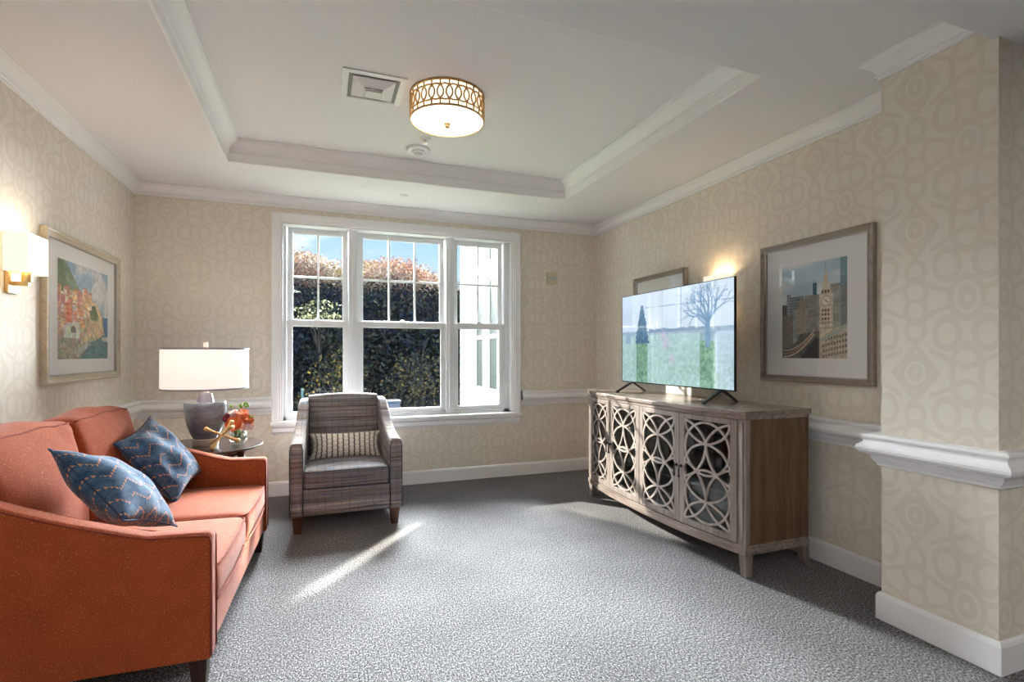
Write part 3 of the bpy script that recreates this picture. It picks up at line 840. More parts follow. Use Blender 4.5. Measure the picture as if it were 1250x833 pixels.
def pillow_mesh(w_, h_, t_, n=26, pinch=.10, seed=0, wr=.006):
    """throw pillow: two bulged skins that meet in a seam, corners sticking out; carries UVs"""
    r = random.Random(seed)
    ph = [r.uniform(0, 6) for _ in range(6)]
    bm = bmesh.new(); uvl = bm.loops.layers.uv.new('UVMap')
    grid = {}
    for sgn in (1, -1):
        for i in range(n+1):
            for j in range(n+1):
                u, v = -1+2*i/n, -1+2*j/n
                x = u*(1-pinch*(1-v*v)*abs(u)**2)*w_/2; y = v*(1-pinch*(1-u*u)*abs(v)**2)*h_/2
                k = (max(0, 1-abs(u)**2.2)*max(0, 1-abs(v)**2.2))**.55
                z = sgn*k*t_/2
                z += wr*k*math.sin(7*u+3*v+ph[0]+sgn)+wr*.7*k*math.sin(5*v-6*u+ph[1])
                edge = (i in (0, n) or j in (0, n))
                if edge and sgn == -1: grid[(sgn, i, j)] = grid[(1, i, j)]
                else: grid[(sgn, i, j)] = bm.verts.new((x, y, z))
    for sgn in (1, -1):
        for i in range(n):
            for j in range(n):
                q = [(i, j), (i+1, j), (i+1, j+1), (i, j+1)]
                if sgn == -1: q = q[::-1]
                fc = bm.faces.new([grid[(sgn, a, b)] for a, b in q]); fc.smooth = True
                for lp, (a, b) in zip(fc.loops, q): lp[uvl].uv = (a/n, b/n)
    return bm
def pillow_edge(w_, h_, n=26, pinch=.10):
    pts = []
    for (i0, j0, di, dj) in ((0, 0, 1, 0), (n, 0, 0, 1), (n, n, -1, 0), (0, n, 0, -1)):
        for k in range(n):
            i, j = i0+di*k, j0+dj*k; u, v = -1+2*i/n, -1+2*j/n
            pts.append((u*(1-pinch*(1-v*v)*abs(u)**2)*w_/2, v*(1-pinch*(1-u*u)*abs(v)**2)*h_/2, 0))
    return pts

# ================================================================== SOFA
SR = -math.atan2(.052, 1.45)
sofa = thing('sofa', 'rust orange two-cushion sofa along the left wall', 'sofa', (-.365, 2.065, 0), SR)
SL, SD, AT = 1.455, .905, .085
ST = lambda x: float(np.interp(-x, [0, .2, .41, .59, .75, .905], [.570, .576, .640, .706, .785, .855]))
def sofa_arm(y0, y1):
    rings = []
    xs = [0.0, -.004, -.012, -.03]+[-.06-.07*k for k in range(12)]+[-SD]
    for i, x in enumerate(xs):
        zt = ST(x); r = .022; ins = [.012, .005, .001, 0][i] if i < 4 else 0
        zt -= ins
        a, b = y0+ins, y1-ins
        ring = [(x, a, .13), (x, a, zt-r)]
        for k in range(1, 5): t = k/5*PI/2; ring.append((x, a+r-r*math.cos(t), zt-r+r*math.sin(t)))
        ring += [(x, a+r, zt), (x, b-r, zt)]
        for k in range(1, 5): t = k/5*PI/2; ring.append((x, b-r+r*math.sin(t), zt-r+r*math.cos(t)))
        ring += [(x, b, zt-r), (x, b, .13)]
        rings.append(ring)
    m = MB(); m.loft(rings); o = m.build('arm', M['orange'], sofa); smooth_angle(o, 40)
    for y, s in ((y0, -1), (y1, 1)):
        pts = [(-SD+.01, y-s*.003, ST(-SD)-.012)]+[(x, y-s*.004, ST(x)-.008) for x in [-.84+.06*k for k in range(14)]]
        pts += [(-.008, y-s*.005, ST(0)-.012), (-.001, y-s*.006, ST(0)-.03), (0, y-s*.006, .40), (0, y-s*.006, .14)]
        p = MB(); p.tube(pts, .0042, 6); p.build('piping', M['opipe'], o, smooth=True)
sofa_arm(0, AT); sofa_arm(SL-AT, SL)
b_ = MB(); b_.box(-SD+.10, -.012, AT, SL-AT, .13, .285, .01); b_.build('base_rail', M['orange'], sofa)
b_ = MB(); rg = []
for z_, xf, xb in ((.13, -.80, -SD), (.5, -.80, -SD), (.80, -.845, -SD-.005), (.835, -.85, -SD-.005), (.85, -.865, -SD+.006)):
    rg.append([(xf, AT-.04, z_), (xf, SL-AT+.04, z_), (xb, SL-AT+.04, z_), (xb, AT-.04, z_)])
b_.loft(rg); soft(b_.build('back_frame', M['orange'], sofa), .012, 3)
cw_ = (SL-2*AT)/2
for k in range(2):
    yc = AT+cw_*(k+.5)
    bm = cushion(.745, cw_-.006, .140, .035, .022, 16)
    bm.transform(Matrix.Translation((-.375, yc, .352)))
    m = MB(); m.merge(bm); o = m.build('seat_cushion', M['orange'], sofa, smooth=True)
    for zz in (.418, .288):
        hx, hy, r = .3725, cw_/2-.003, .05
        pts = []
        for (cx, cy, a0) in ((hx-r, hy-r, 0), (-hx+r, hy-r, 90), (-hx+r, -hy+r, 180), (hx-r, -hy+r, 270)):
            for q in range(6): a = math.radians(a0+90*q/5); pts.append((-.375+cx+(r-.004)*math.cos(a), yc+cy+(r-.004)*math.sin(a), zz-.004))
        pts2 = []
        for q in range(len(pts)):
            a = Vector(pts[q]); b = Vector(pts[(q+1) % len(pts)])
            nn = max(1, int((b-a).length/.05))
            for w_ in range(nn):
                p = a.lerp(b, w_/nn); u = (p.x+.375)/hx; v = (p.y-yc)/hy
                p.x += .011*u*(1-v*v); p.y += .0*v; pts2.append(p)
        p = MB(); p.tube(pts2, .0045, 6, closed=True); p.build('piping', M['opipe'], o, smooth=True)
    # back cushion: crowned, leaning
    bm = cushion(.19, cw_-.004, .475, .045, .03, 16)
    for v in bm.verts:
        v.co.z += .016*(1-(v.co.y/(cw_/2))**2)*(1 if v.co.z > 0 else 0)
        v.co.x += .030*(1-(v.co.z/.24)**2)*(1-(v.co.y/(cw_/2))**2)*(1 if v.co.x > 0 else 0)
        # soft creases that run from the top corners
        w1 = math.exp(-((abs(v.co.y)-cw_*.33)**2)/.006)*max(0, v.co.z/.24)
        v.co.x -= .007*w1*math.sin(v.co.y*70+v.co.z*40)
        v.co.z += .003*max(0, v.co.z/.24)*math.sin(v.co.y*27+k*2)
    bm.transform(Matrix.Translation((-.745, yc, .655)) @ Matrix.Rotation(math.radians(-9), 4, 'Y'))
    m = MB(); m.merge(bm); o = m.build('back_cushion', M['orange'], sofa, smooth=True)
    pts = [(-.745+(.088)*math.cos(math.radians(9))-.235*math.sin(math.radians(9)), 0, 0)]
    ang = math.radians(-9); pts = []
    for q in range(29):
        t = q/28; yy = -cw_/2+.03+(cw_-.06)*t
        lz = .226+.016*(1-(yy/(cw_/2))**2)+.003*math.sin(yy*27+k*2); lx = .082+.006*(1-(yy/(cw_/2))**2)
        pts.append((-.745+lx*math.cos(ang)+lz*math.sin(ang), yc+yy, .655-lx*math.sin(ang)+lz*math.cos(ang)))
    p = MB(); p.tube(pts, .0042, 6); p.build('piping', M['opipe'], o, smooth=True)
for (x, y) in ((-.045, .05), (-.045, SL-.05), (-.85, .05), (-.85, SL-.05)):
    m = MB(); m.loft([[(x+sx*r, y+sy*r, z) for sx, sy in ((-1, -1), (1, -1), (1, 1), (-1, 1))] for z, r in ((0, .020), (.132, .030))])
    soft(m.build('leg', M['darkleg'], sofa), .003)

# ---- throw pillows
def mat_zigzag():
    m = Mat('blue_zigzag_fabric', rough=.9, spec=.15, sheen=.3)
    t = m.n('ShaderNodeTexCoord'); x_ = m.n('ShaderNodeSeparateXYZ'); m.l(t.outputs['UV'], x_.inputs[0])
    u, v = E(m.nt, x_.outputs[0]), E(m.nt, x_.outputs[1])
    n1 = m.noise(t.outputs['UV'], 240, 2); n2 = m.noise(t.outputs['UV'], 7, 3)
    base = m.mix(((n1-.5)*1.1+(n2-.5)*1.4+.5).step(.15, .85), srgb(34, 60, 90), srgb(78, 116, 150))
    tri = (u*4.0).pp(.5)*1.0
    p = v*6.0 + tri*1.25 + (n2-.5)*.3
    fr = p.fract(); row = p.floor()
    # alternating rows: orange arrow dots and pale hatch lines
    seg = (u*34.0).fract()
    dot = (fr-.5).abs().lt(.10)*(((fr-.5).abs()*4.2 + seg*.62).lt(.46))
    dot = dot*(row.mod2().lt(.5))*1.0 + dot*(row.mod2().gt(.5))*((n2.gt(.44)))
    h = ((p*9.0).fract()-.5).abs().lt(.15)*((fr-.5).abs().gt(.2))*(m.noise(t.outputs['UV'], 9, 1).gt(.50))*(n1.gt(.46))
    stp = ((u*60.0).fract()-.5).abs().lt(.16)*.25
    c = m.mix(stp, base, srgb(32, 62, 96))
    c = m.mix(h*.55, c, srgb(150, 160, 160)); c = m.mix(dot*.85, c, srgb(216, 152, 104))
    m.base(c); m.bump(n1, .3, .002)
    return m.m
ZZ = mat_zigzag()
def place_pillow(name, label, corners, thick, mat, cat, edge, grp=None, seed=0, wr=.006):
    L_, T_, R_, B_ = [Vector(c) for c in corners]     # going round the square
    ctr = (L_+R_+T_+B_)/4
    ux = ((T_-L_)+(R_-B_)); w_ = ux.length/2; ux.normalize()
    uy = ((L_-B_)+(T_-R_)); h_ = uy.length/2; uy = (uy-ux*uy.dot(ux)).normalized()
    uz = ux.cross(uy)
    bm = pillow_mesh(w_, h_, thick, seed=seed, wr=wr)
    m = MB(); m.merge(bm); o = m.build(name, mat, None, fix=False)
    o.matrix_world = Matrix.Translation(ctr) @ Matrix((ux, uy, uz)).transposed().to_4x4()
    tag(o, label, cat, grp)
    p = MB(); p.tube(pillow_edge(w_, h_), .0035, 6, closed=True); q = p.build('seam_piping', edge, o, smooth=True)
    return o
BP = mat_fabric('navy_piping', srgb(30, 52, 80), srgb(56, 84, 114), None, 300)
place_pillow('throw_pillow', 'blue zigzag throw pillow leaning on the far sofa cushion', [(-.950, 3.035, .765), (-.905, 3.435, .850), (-.655, 3.465, .515), (-.700, 3.065, .430)], .155, ZZ, 'pillow', BP, 'blue sofa pillows', 3, .008)
place_pillow('throw_pillow', 'blue zigzag throw pillow tucked behind the near sofa arm', [(-.945, 2.375, .850), (-.865, 2.745, .705), (-.585, 2.590, .455), (-.665, 2.220, .600)], .17, ZZ, 'pillow', BP, 'blue sofa pillows', 5, .006)

# ================================================================== ARMCHAIR
arm = thing('armchair', 'grey striped tweed armchair in front of the window', 'armchair', (.168, 3.69, 0), 0)
ATOP = lambda y: float(np.interp(y, [0, .15, .30, .42, .52, .60, .68, .76], [.605, .618, .650, .700, .770, .825, .850, .852]))
for s in (-1, 1):
    rings = []
    ys = [0, .004, .012, .03]+[.06+.05*k for k in range(14)]+[.745, .757, .76]
    for i, y in enumerate(ys):
        ins = [.012, .004, .001, 0][i] if i < 4 else ([.001, .005, .012][i-len(ys)+3] if i >= len(ys)-3 else 0)
        t = y/.76
        xo = .367-.042*t**1.3-ins; xi = .284-.030*t+ins; zt = ATOP(y)-ins; r = .030-.008*t
        bot = .118
        # flares outwards to the top
        ring = [(s*(xo-.004), y, bot), (s*(xo), y, zt-r)]
        for k in range(1, 6): a = k/6*PI/2; ring.append((s*(xo-r+r*math.cos(a)), y, zt-r+r*math.sin(a)))
        ring += [(s*(xo-r), y, zt), (s*(xi+r*.7), y, zt)]
        for k in range(1, 6): a = k/6*PI/2; ring.append((s*(xi+r*.7-r*.7*math.sin(a)), y, zt-r+r*math.cos(a)))
        ring += [(s*xi, y, zt-r), (s*xi, y, bot)]
        rings.append(ring)
    m = MB(); m.loft(rings); o = m.build('arm', M['tweed'], arm); smooth_angle(o, 40)
    for xx in (.3655, .285):
        p = MB(); p.tube([(s*xx, .000, .125), (s*xx, -.001, .56), (s*(xx-(.008 if xx > .3 else -.008)), 0, .588)], .0035, 6)
        p.build('piping', M['tpipe'], o, smooth=True)
# back: padded panel with a crowned top
rings = []
for z_, yf, yb in ((.16, .56, .76), (.40, .575, .765), (.55, .590, .77), (.70, .615, .775), (.80, .640, .778), (.845, .652, .776), (.862, .664, .768), (.870, .690, .745)):
    ring = []
    N = 12
    crown_ = lambda x: .016*(1-(x/.27)**2)*max(0, (z_-.6)/.27)
    for k in range(N+1): x = -.262+.524*k/N; ring.append((x, yf-.012*(1-(x/.262)**2), z_+crown_(x)))
    for k in range(N+1): x = .262-.524*k/N; ring.append((x, yb, z_+crown_(x)))
    rings.append(ring)
m = MB(); m.loft(rings); o = m.build('backrest', M['tweed'], arm); smooth_angle(o, 50)
for s in (-1, 1):
    p = MB(); p.tube([(s*.256, .568, .42), (s*.257, .583, .55), (s*.258, .607, .70), (s*.258, .635, .80), (s*.257, .655, .85)], .0035, 6)
    p.build('piping', M['tpipe'], o, smooth=True)
bm = cushion(.556, .590, .125, .028, .014, 16); bm.transform(Matrix.Translation((0, .283, .358)))
m = MB(); m.merge(bm); o = m.build('seat_cushion', M['tweed'], arm, smooth=True)
for zz in (.412, .304):
    p = MB(); pts = []
    hx, hy, r = .278, .295, .04
    for (cx, cy, a0) in ((hx-r, hy-r, 0), (-hx+r, hy-r, 90), (-hx+r, -hy+r, 180), (hx-r, -hy+r, 270)):
        for q in range(6): a = math.radians(a0+90*q/5); pts.append((cx+(r-.004)*math.cos(a), .283+cy+(r-.004)*math.sin(a), zz))
    p.tube(pts, .0035, 6, closed=True)
    p.build('piping', M['tpipe'], o, smooth=True)
m = MB(); m.box(-.284, .284, .004, .70, .118, .292, .006); m.build('apron', M['tweed'], arm)
for (x, y) in ((-.318, .04), (.318, .04), (-.285, .72), (.285, .72)):
    m = MB(); m.loft([[(x+sx*r, y+sy*r, z) for sx, sy in ((-1, -1), (1, -1), (1, 1), (-1, 1))] for z, r in ((0, .023), (.121, .035))])
    soft(m.build('leg', M['legwood'], arm), .003)
def mat_beads():
    m = Mat('oval_chain_fabric', rough=.85, spec=.2, sheen=.2)
    t = m.n('ShaderNodeTexCoord'); x_ = m.n('ShaderNodeSeparateXYZ'); m.l(t.outputs['UV'], x_.inputs[0])
    u, v = E(m.nt, x_.outputs[0]), E(m.nt, x_.outputs[1])
    n1 = m.noise(t.outputs['UV'], 200, 1)
    U = u*13.0; col = U.floor(); fu = U.fract()
    par = col.mod2()
    fv = (v*6.0 + par*.5).fract()
    w_ = .30+.16*(fv*2*PI).sin()
    dd = (fu-.5).abs()
    edge = (dd-w_).abs().lt(.07)
    dark = dd.gt(w_+.02)*((dd).gt(.36))
    c = m.mix(n1, srgb(236, 228, 216), srgb(248, 243, 235))
    c = m.mix(edge*.5, c, srgb(176, 166, 154)); c = m.mix(dark, c, srgb(84, 66, 58))
    m.base(c); m.bump(n1, .2, .001); return m.m
lp = place_pillow('lumbar_pillow', 'cream lumbar pillow with brown oval chain pattern on the armchair', [(-.085, 4.13, .605), (.430, 4.13, .605), (.430, 4.06, .418), (-.085, 4.06, .418)], .12, mat_beads(), 'pillow', mat_fabric('taupe_piping', srgb(150, 138, 124), srgb(196, 184, 168), None, 300), None, 8, .003)

# ================================================================== SIDE TABLE, LAMP, FLOWERS, ORNAMENT
TBX, TBY, TBZ = -.735, 3.925, .595
tb = thing('side_table', 'round dark wood side table between sofa and window wall', 'table', (TBX, TBY, 0))
m = MB(); m.lathe([(.0, TBZ-.026), (.325, TBZ-.026), (.350, TBZ-.014), (.358, TBZ-.006), (.354, TBZ-.001), (.346, TBZ), (.0, TBZ)], n=64, cap=False)
bmesh.ops.remove_doubles(m.bm, verts=m.bm.verts[:], dist=1e-5)
o = m.build('table_top', M['espresso'], tb); smooth_angle(o, 30)
m = MB(); m.lathe([(.20, TBZ-.060), (.25, TBZ-.060), (.25, TBZ-.027), (.20, TBZ-.027), (.20, TBZ-.060)], n=40, cap=False); m.build('apron_ring', M['espresso'], tb)
for k in range(4):
    a = math.radians(-28+90*k); cx, cy = math.cos(a), math.sin(a)
    m = MB(); m.tube([(cx*.265, cy*.265, TBZ-.026), (cx*.30, cy*.30, .3), (cx*.335, cy*.335, 0)], [.021, .018, .011], 12); m.build('leg', M['legwood'], tb, smooth=True)
m = MB()
for k in range(2):
    a = math.radians(-28+90*k); m.tube([(math.cos(a)*.30, math.sin(a)*.30, .26), (-math.cos(a)*.30, -math.sin(a)*.30, .26)], .009, 8)
m.build('stretcher', M['legwood'], tb, smooth=True)

LX, LY = -.725, 3.935
lamp = thing('table_lamp', 'table lamp with grey ceramic urn and white drum shade', 'lamp', (LX, LY, TBZ))
m = MB(); m.lathe([(.0, 0), (.074, 0), (.077, .004), (.077, .042), (.072, .046), (0, .046)], n=40, cap=False); bmesh.ops.remove_doubles(m.bm, verts=m.bm.verts[:], dist=1e-5); smooth_angle(m.build('base_band', mat_plain('satin_silver', srgb(196, 184, 180), .35, .45), lamp), 40)
def mat_glaze():
    m = Mat('grey_glaze', rough=.12, spec=.6); v, _ = m.coord()
    n = m.noise(m.mapped(v, 1, 1, 2.5), 14, 3); n2 = m.noise(v, 160, 1)
    m.base(m.mix((n*.7+n2*.3).step(.35, .65), srgb(92, 97, 108), srgb(120, 126, 138))); m.bump(n, .06, .001)
    m.b.inputs['Coat Weight'].default_value = .6; m.b.inputs['Coat Roughness'].default_value = .08
    return m.m
m = MB(); m.lathe([(.0, .046), (.072, .046), (.076, .055), (.094, .090), (.110, .135), (.121, .185), (.125, .230), (.126, .262), (.1265, .276), (.122, .286), (.070, .290), (.0, .290)], n=56, cap=False)
bmesh.ops.remove_doubles(m.bm, verts=m.bm.verts[:], dist=1e-5); smooth_angle(m.build('urn', mat_glaze(), lamp), 60)
m = MB(); m.lathe([(.0, .290), (.050, .290), (.038, .342), (.0, .342)], n=32, cap=False); bmesh.ops.remove_doubles(m.bm, verts=m.bm.verts[:], dist=1e-5)
smooth_angle(m.build('neck', mat_plain('lilac_acrylic', srgb(112, 106, 118), .15, spec=.6), lamp), 20)
m = MB(); m.tube([(0, 0, .343), (0, 0, .64)], .008, 12); m.lathe([(.019, .345), (.019, .39), (.012, .40)], n=20); m.build('stem', M['nickel'], lamp, smooth=False)
sh0, sh1, shr = .378, .640, .257
m = MB(); m.lathe([(shr, sh0), (shr-.002, sh1)], n=72, cap=False); o = m.build('lamp_shade', None, lamp, smooth=True)
md = o.modifiers.new('thick', 'SOLIDIFY'); md.thickness = .003
def mat_shade(name, c, e, warm=.3):
    m = Mat(name, c, .8, spec=.1)
    m.b.inputs['Emission Color'].default_value = (1, .93, .82, 1); m.b.inputs['Emission Strength'].default_value = e
    m.b.inputs['Transmission Weight'].default_value = 0
    v, _ = m.coord(); n = m.noise(m.mapped(v, 1, 1, .02), 500, 1); m.bump(n, .1, .0005)
    return m.m
o.data.materials.append(mat_shade('linen_shade', srgb(244, 241, 240), .36))
m = MB()
for zz in (sh0, sh1): m.lathe([(shr+.002, zz-.006), (shr+.003, zz+.006), (shr-.006, zz+.006), (shr-.006, zz-.006), (shr+.002, zz-.006)], n=72, cap=False)
m.build('shade_trim', mat_plain('grey_satin_trim', srgb(176, 172, 182), .35), lamp, smooth=False)
m = MB(); m.box(-.014, .014, -.008, .008, sh1+.004, sh1+.045, .003); 
for k in range(3): a = 2.1*k; m.tube([(0, 0, sh1-.01), (math.cos(a)*(shr-.005), math.sin(a)*(shr-.005), sh1-.002)], .0025, 6)
m.tube([(0, 0, sh1-.012), (0, 0, sh1+.006)], .01, 10)
m.build('finial', mat_plain('pink_acrylic', srgb(216, 196, 188), .15), lamp)

# golden jack ornament
JX, JY = -.597, 3.74
m = MB()
R3 = [Vector((.70, -.12, -.42)), Vector((-.35, .35, -.75)), Vector((.20, .68, .62))]
dirs = [Vector((.80, -.10, -.52)).normalized(), Vector((.45, .12, .80)).normalized(), Vector((.30, -.80, -.52)).normalized()]
dirs = [Vector((1.0, .30, -.52)), Vector((.42, .42, .66)), Vector((.62, -.55, .50))]
dirs = [d.normalized() for d in dirs]
hl = .098
low = min(min((d*s*hl).z for s in (-1, 1)) for d in dirs)
jz = TBZ + .015 - low
for d in dirs:
    pts, rs = [], []
    for q in range(17):
        t = -1+q/8; pts.append(d*hl*t); rs.append(.0065+.0075*max(0, (abs(t)-.55)/.45)**1.2)
    m.tube(pts, rs, 12)
    for s in (-1, 1): m.ball(d*hl*s, .0152, sub=3)
o = m.build('jack_ornament', M['gold'], None, smooth=True); o.location = (JX, JY, jz)
tag(o, 'golden crossed-rod jack ornament on the side table', 'ornament')

# flowers in a small glass bowl vase
VX, VY = -.527, 3.90
vase = thing('glass_vase', 'small round clear glass vase of flowers on the side table', 'vase', (VX, VY, TBZ))
m = MB(); m.lathe([(0, .0), (.030, .001), (.050, .022), (.056, .050), (.048, .078), (.036, .092), (.034, .092), (.045, .078), (.052, .050), (.046, .024), (.028, .006), (0, .005)], n=40, cap=False)
bmesh.ops.remove_doubles(m.bm, verts=m.bm.verts[:], dist=1e-5)
vg = mat_glass('vase_glass', (.93,.96,.95,1), 1.6)
m.build('glass', vg, vase, smooth=True)
m = MB(); m.lathe([(0, .007), (.026, .008), (.044, .026), (.049, .050), (.045, .062), (0, .062)], n=32, cap=False); bmesh.ops.remove_doubles(m.bm, verts=m.bm.verts[:], dist=1e-5)
m.build('water', mat_glass('water', (.90,.95,.93,1), .5), vase, smooth=True)
bq = thing('bouquet', 'bouquet of orange and pink blooms standing in the glass vase', 'flowers', (VX, VY, TBZ))
green = mat_plain('stem_green', srgb(84, 132, 50), .5, var=.15)
m = MB()
heads = [(-.018, -.050, .135, .042, 'o'), (.052, -.015, .160, .036, 'o'), (.010, .020, .190, .040, 'c'), (-.045, .0, .185, .040, 'p'), (-.030, .0, .215, .026, 'p'),
         (.070, -.030, .125, .028, 'p'), (-.075, -.012, .172, .018, 'b'), (-.062, -.025, .195, .016, 'b'), (.035, -.045, .115, .022, 'p'), (.03, .03, .22, .024, 'c')]
heads = [(x, y, z, r*1.22, k) for x, y, z, r, k in heads]
for (x, y, z, r, k) in heads:
    m.tube([(x*.1-.01, y*.1, .012), (x*.25, y*.25, .07), (x, y, z-r*.5)], .0028, 6)
m.build('stems', green, bq, smooth=True)
fm = {'o': mat_plain('orange_petal', srgb(250, 138, 80), .6, var=.12, bscale=60), 'c': mat_plain('coral_petal', srgb(252, 166, 136), .6, var=.12, bscale=60),
      'p': mat_plain('pink_petal', srgb(252, 222, 222), .6, var=.1, bscale=60), 'b': mat_plain('burgundy_bud', srgb(120, 32, 52), .6, var=.1, bscale=60)}
for (x, y, z, r, k) in heads:
    m = MB(); c_ = Vector((x, y, z)); ax = Vector((x*1.2, y*2.2-.05, .09)).normalized()
    rot = ax.to_track_quat('Z', 'Y').to_matrix().to_4x4()
    if k == 'b': m.ball(c_, r, .8, .8, 1.15)
    else:
        layers = 5 if k in 'oc' else 3
        for L_ in range(layers):
            rr = r*(1-.17*L_); n_ = 7-(L_ % 2) if k in 'oc' else 6
            for q in range(n_):
                a = 2*PI*q/n_+L_*.5
                b = bmesh.new(); bmesh.ops.create_grid(b, x_segments=5, y_segments=5, size=1)
                for v in b.verts:
                    u, w_ = v.co.x, v.co.y
                    rad = rr*(.35+.35*(u+1)*.9); wid = rr*.62*(1-.35*u*u)*(.6+.4*(u+1)/2 if k in 'oc' else (1-.5*max(0, u)))
                    h_ = rr*(.10+.55*(L_*.28) + ((u+1)/2)**2*(.55 if k in 'oc' else .25))
                    v.co = Vector((rad, w_*wid, h_-abs(w_)*-.10*rr))
                b.transform(Matrix.Rotation(a, 4, 'Z'))
                m.merge(b, Matrix.Translation(c_-ax*r*.4) @ rot)
        m.ball(c_-ax*r*.05, r*.30, sub=1)
    m.build('bloom', fm[k], bq, smooth=True, fix=False)
m = MB()
for (x, y, z, a, s) in ((-.095, -.01, .205, 2.8, .045), (.025, 0, .245, .9, .03), (.05, .0, .262, .4, .03), (.06, .01, .245, -.3, .028), (.04, 0, .235, 2.0, .03), (-.02, .01, .24, 1.8, .03), (.085, 0, .17, .1, .03)):
    b = bmesh.new(); bmesh.ops.create_grid(b, x_segments=6, y_segments=4, size=1)
    for v in b.verts:
        u, w_ = v.co.x, v.co.y; v.co = Vector(((u+1)/2*s, w_*s*.32*(1-u*u)**.6*1.0, .012*math.sin((u+1)*1.5)-abs(w_)*.004))
    m.merge(b, Matrix.Translation((x-.02, y, z)) @ Matrix.Rotation(.8, 4, 'X') @ Matrix.Rotation(a, 4, 'Z') @ Matrix.Rotation(-.5, 4, 'Y'))
for x, z in ((.045, .25), (.052, .268), (.036, .262), (.06, .255)): m.ball((x, 0, z), .009, sub=2)
m.tube([(0, 0, .08), (.02, 0, .18), (.046, 0, .255)], .002, 6); m.tube([(0, 0, .08), (-.05, 0, .16), (-.09, -.01, .205)], .002, 6)
m.build('foliage', mat_plain('leaf_green', srgb(128, 172, 66), .5, var=.15, bscale=40), bq, smooth=True, fix=False)

# ================================================================== CABINET
KY0, KY1, KXB, KXF = 2.152, 3.872, 2.585, 2.130
KM = (KY0+KY1)/2; KH = (KY1-KY0)/2
def bow(y, depth=.085): 
    t = min(1, abs(y-KM)/KH); return depth*(1-t**2.6)
cab = thing('sideboard', 'bow-front weathered wood sideboard with ring fretwork glass doors under the television', 'cabinet', (0, 0, 0))
def bowslab(z0, z1, off, y0, y1, back, mat, name, parent=cab, bev=.003, n=36):
    m = MB(); ys = [y0+(y1-y0)*i/n for i in range(n+1)]
    ring = [(KXF-bow(y)-off, y) for y in ys]+[(back, y1), (back, y0)]
    m.loft([[(x, y, z) for x, y in ring] for z in (z0, z1)])
    return soft(m.build(name, mat, parent), bev)
bowslab(.868, .893, .014, KY0-.012, KY1+.012, KXB+.008, M['cabwoody'], 'cabinet_top')
bowslab(.845, .868, .004, KY0-.004, KY1+.004, KXB, M['cabwoody'], 'top_rail')
bowslab(.120, .158, .010, KY0-.006, KY1+.006, KXB, M['cabwoody'], 'base_rail')
bowslab(.158, .170, .003, KY0-.002, KY1+.002, KXB, M['cabwoody'], 'base_moulding')
for ya, yb in ((KY0+.003, KY0+.022), (KY1-.022, KY1-.003)):
    m = MB(); m.box(KXF+.029, KXB, ya, yb, .1705, .8445); m.build('side_panel', M['cabside'], cab)
m = MB(); m.box(KXB-.012, KXB-.002, KY0+.02, KY1-.02, .17, .845); m.box(KXF+.06, KXB-.01, KM-.011, KM+.011, .17, .845); m.build('back_panel', M['cabin'], cab)
for zz in (.395, .62):
    bowslab(zz, zz+.014, -.085, KY0+.024, KY1-.024, KXB-.014, mat_plain('shelf_edge_%d' % int(zz*100), srgb(150, 156, 158), .3), 'shelf')
# corner posts, dividers
for y0, y1 in ((KY0, KY0+.045), (KY1-.045, KY1)):
    m = MB(); n = 5; ys = [y0+(y1-y0)*i/n for i in range(n+1)]
    m.loft([[(KXF-bow(y)-.002, y, z) for y in ys]+[(KXF+.03, y1, z), (KXF+.03, y0, z)] for z in (.17, .845)])
    ym = (y0+y1)/2
    m.loft([[(KXF-bow(ym)-.007, ym-.010, z), (KXF-bow(ym)-.007, ym+.010, z), (KXF, ym+.010, z), (KXF, ym-.010, z)] for z in (.19, .83)])
    soft(m.build('corner_post', M['cabwood'], cab), .002)
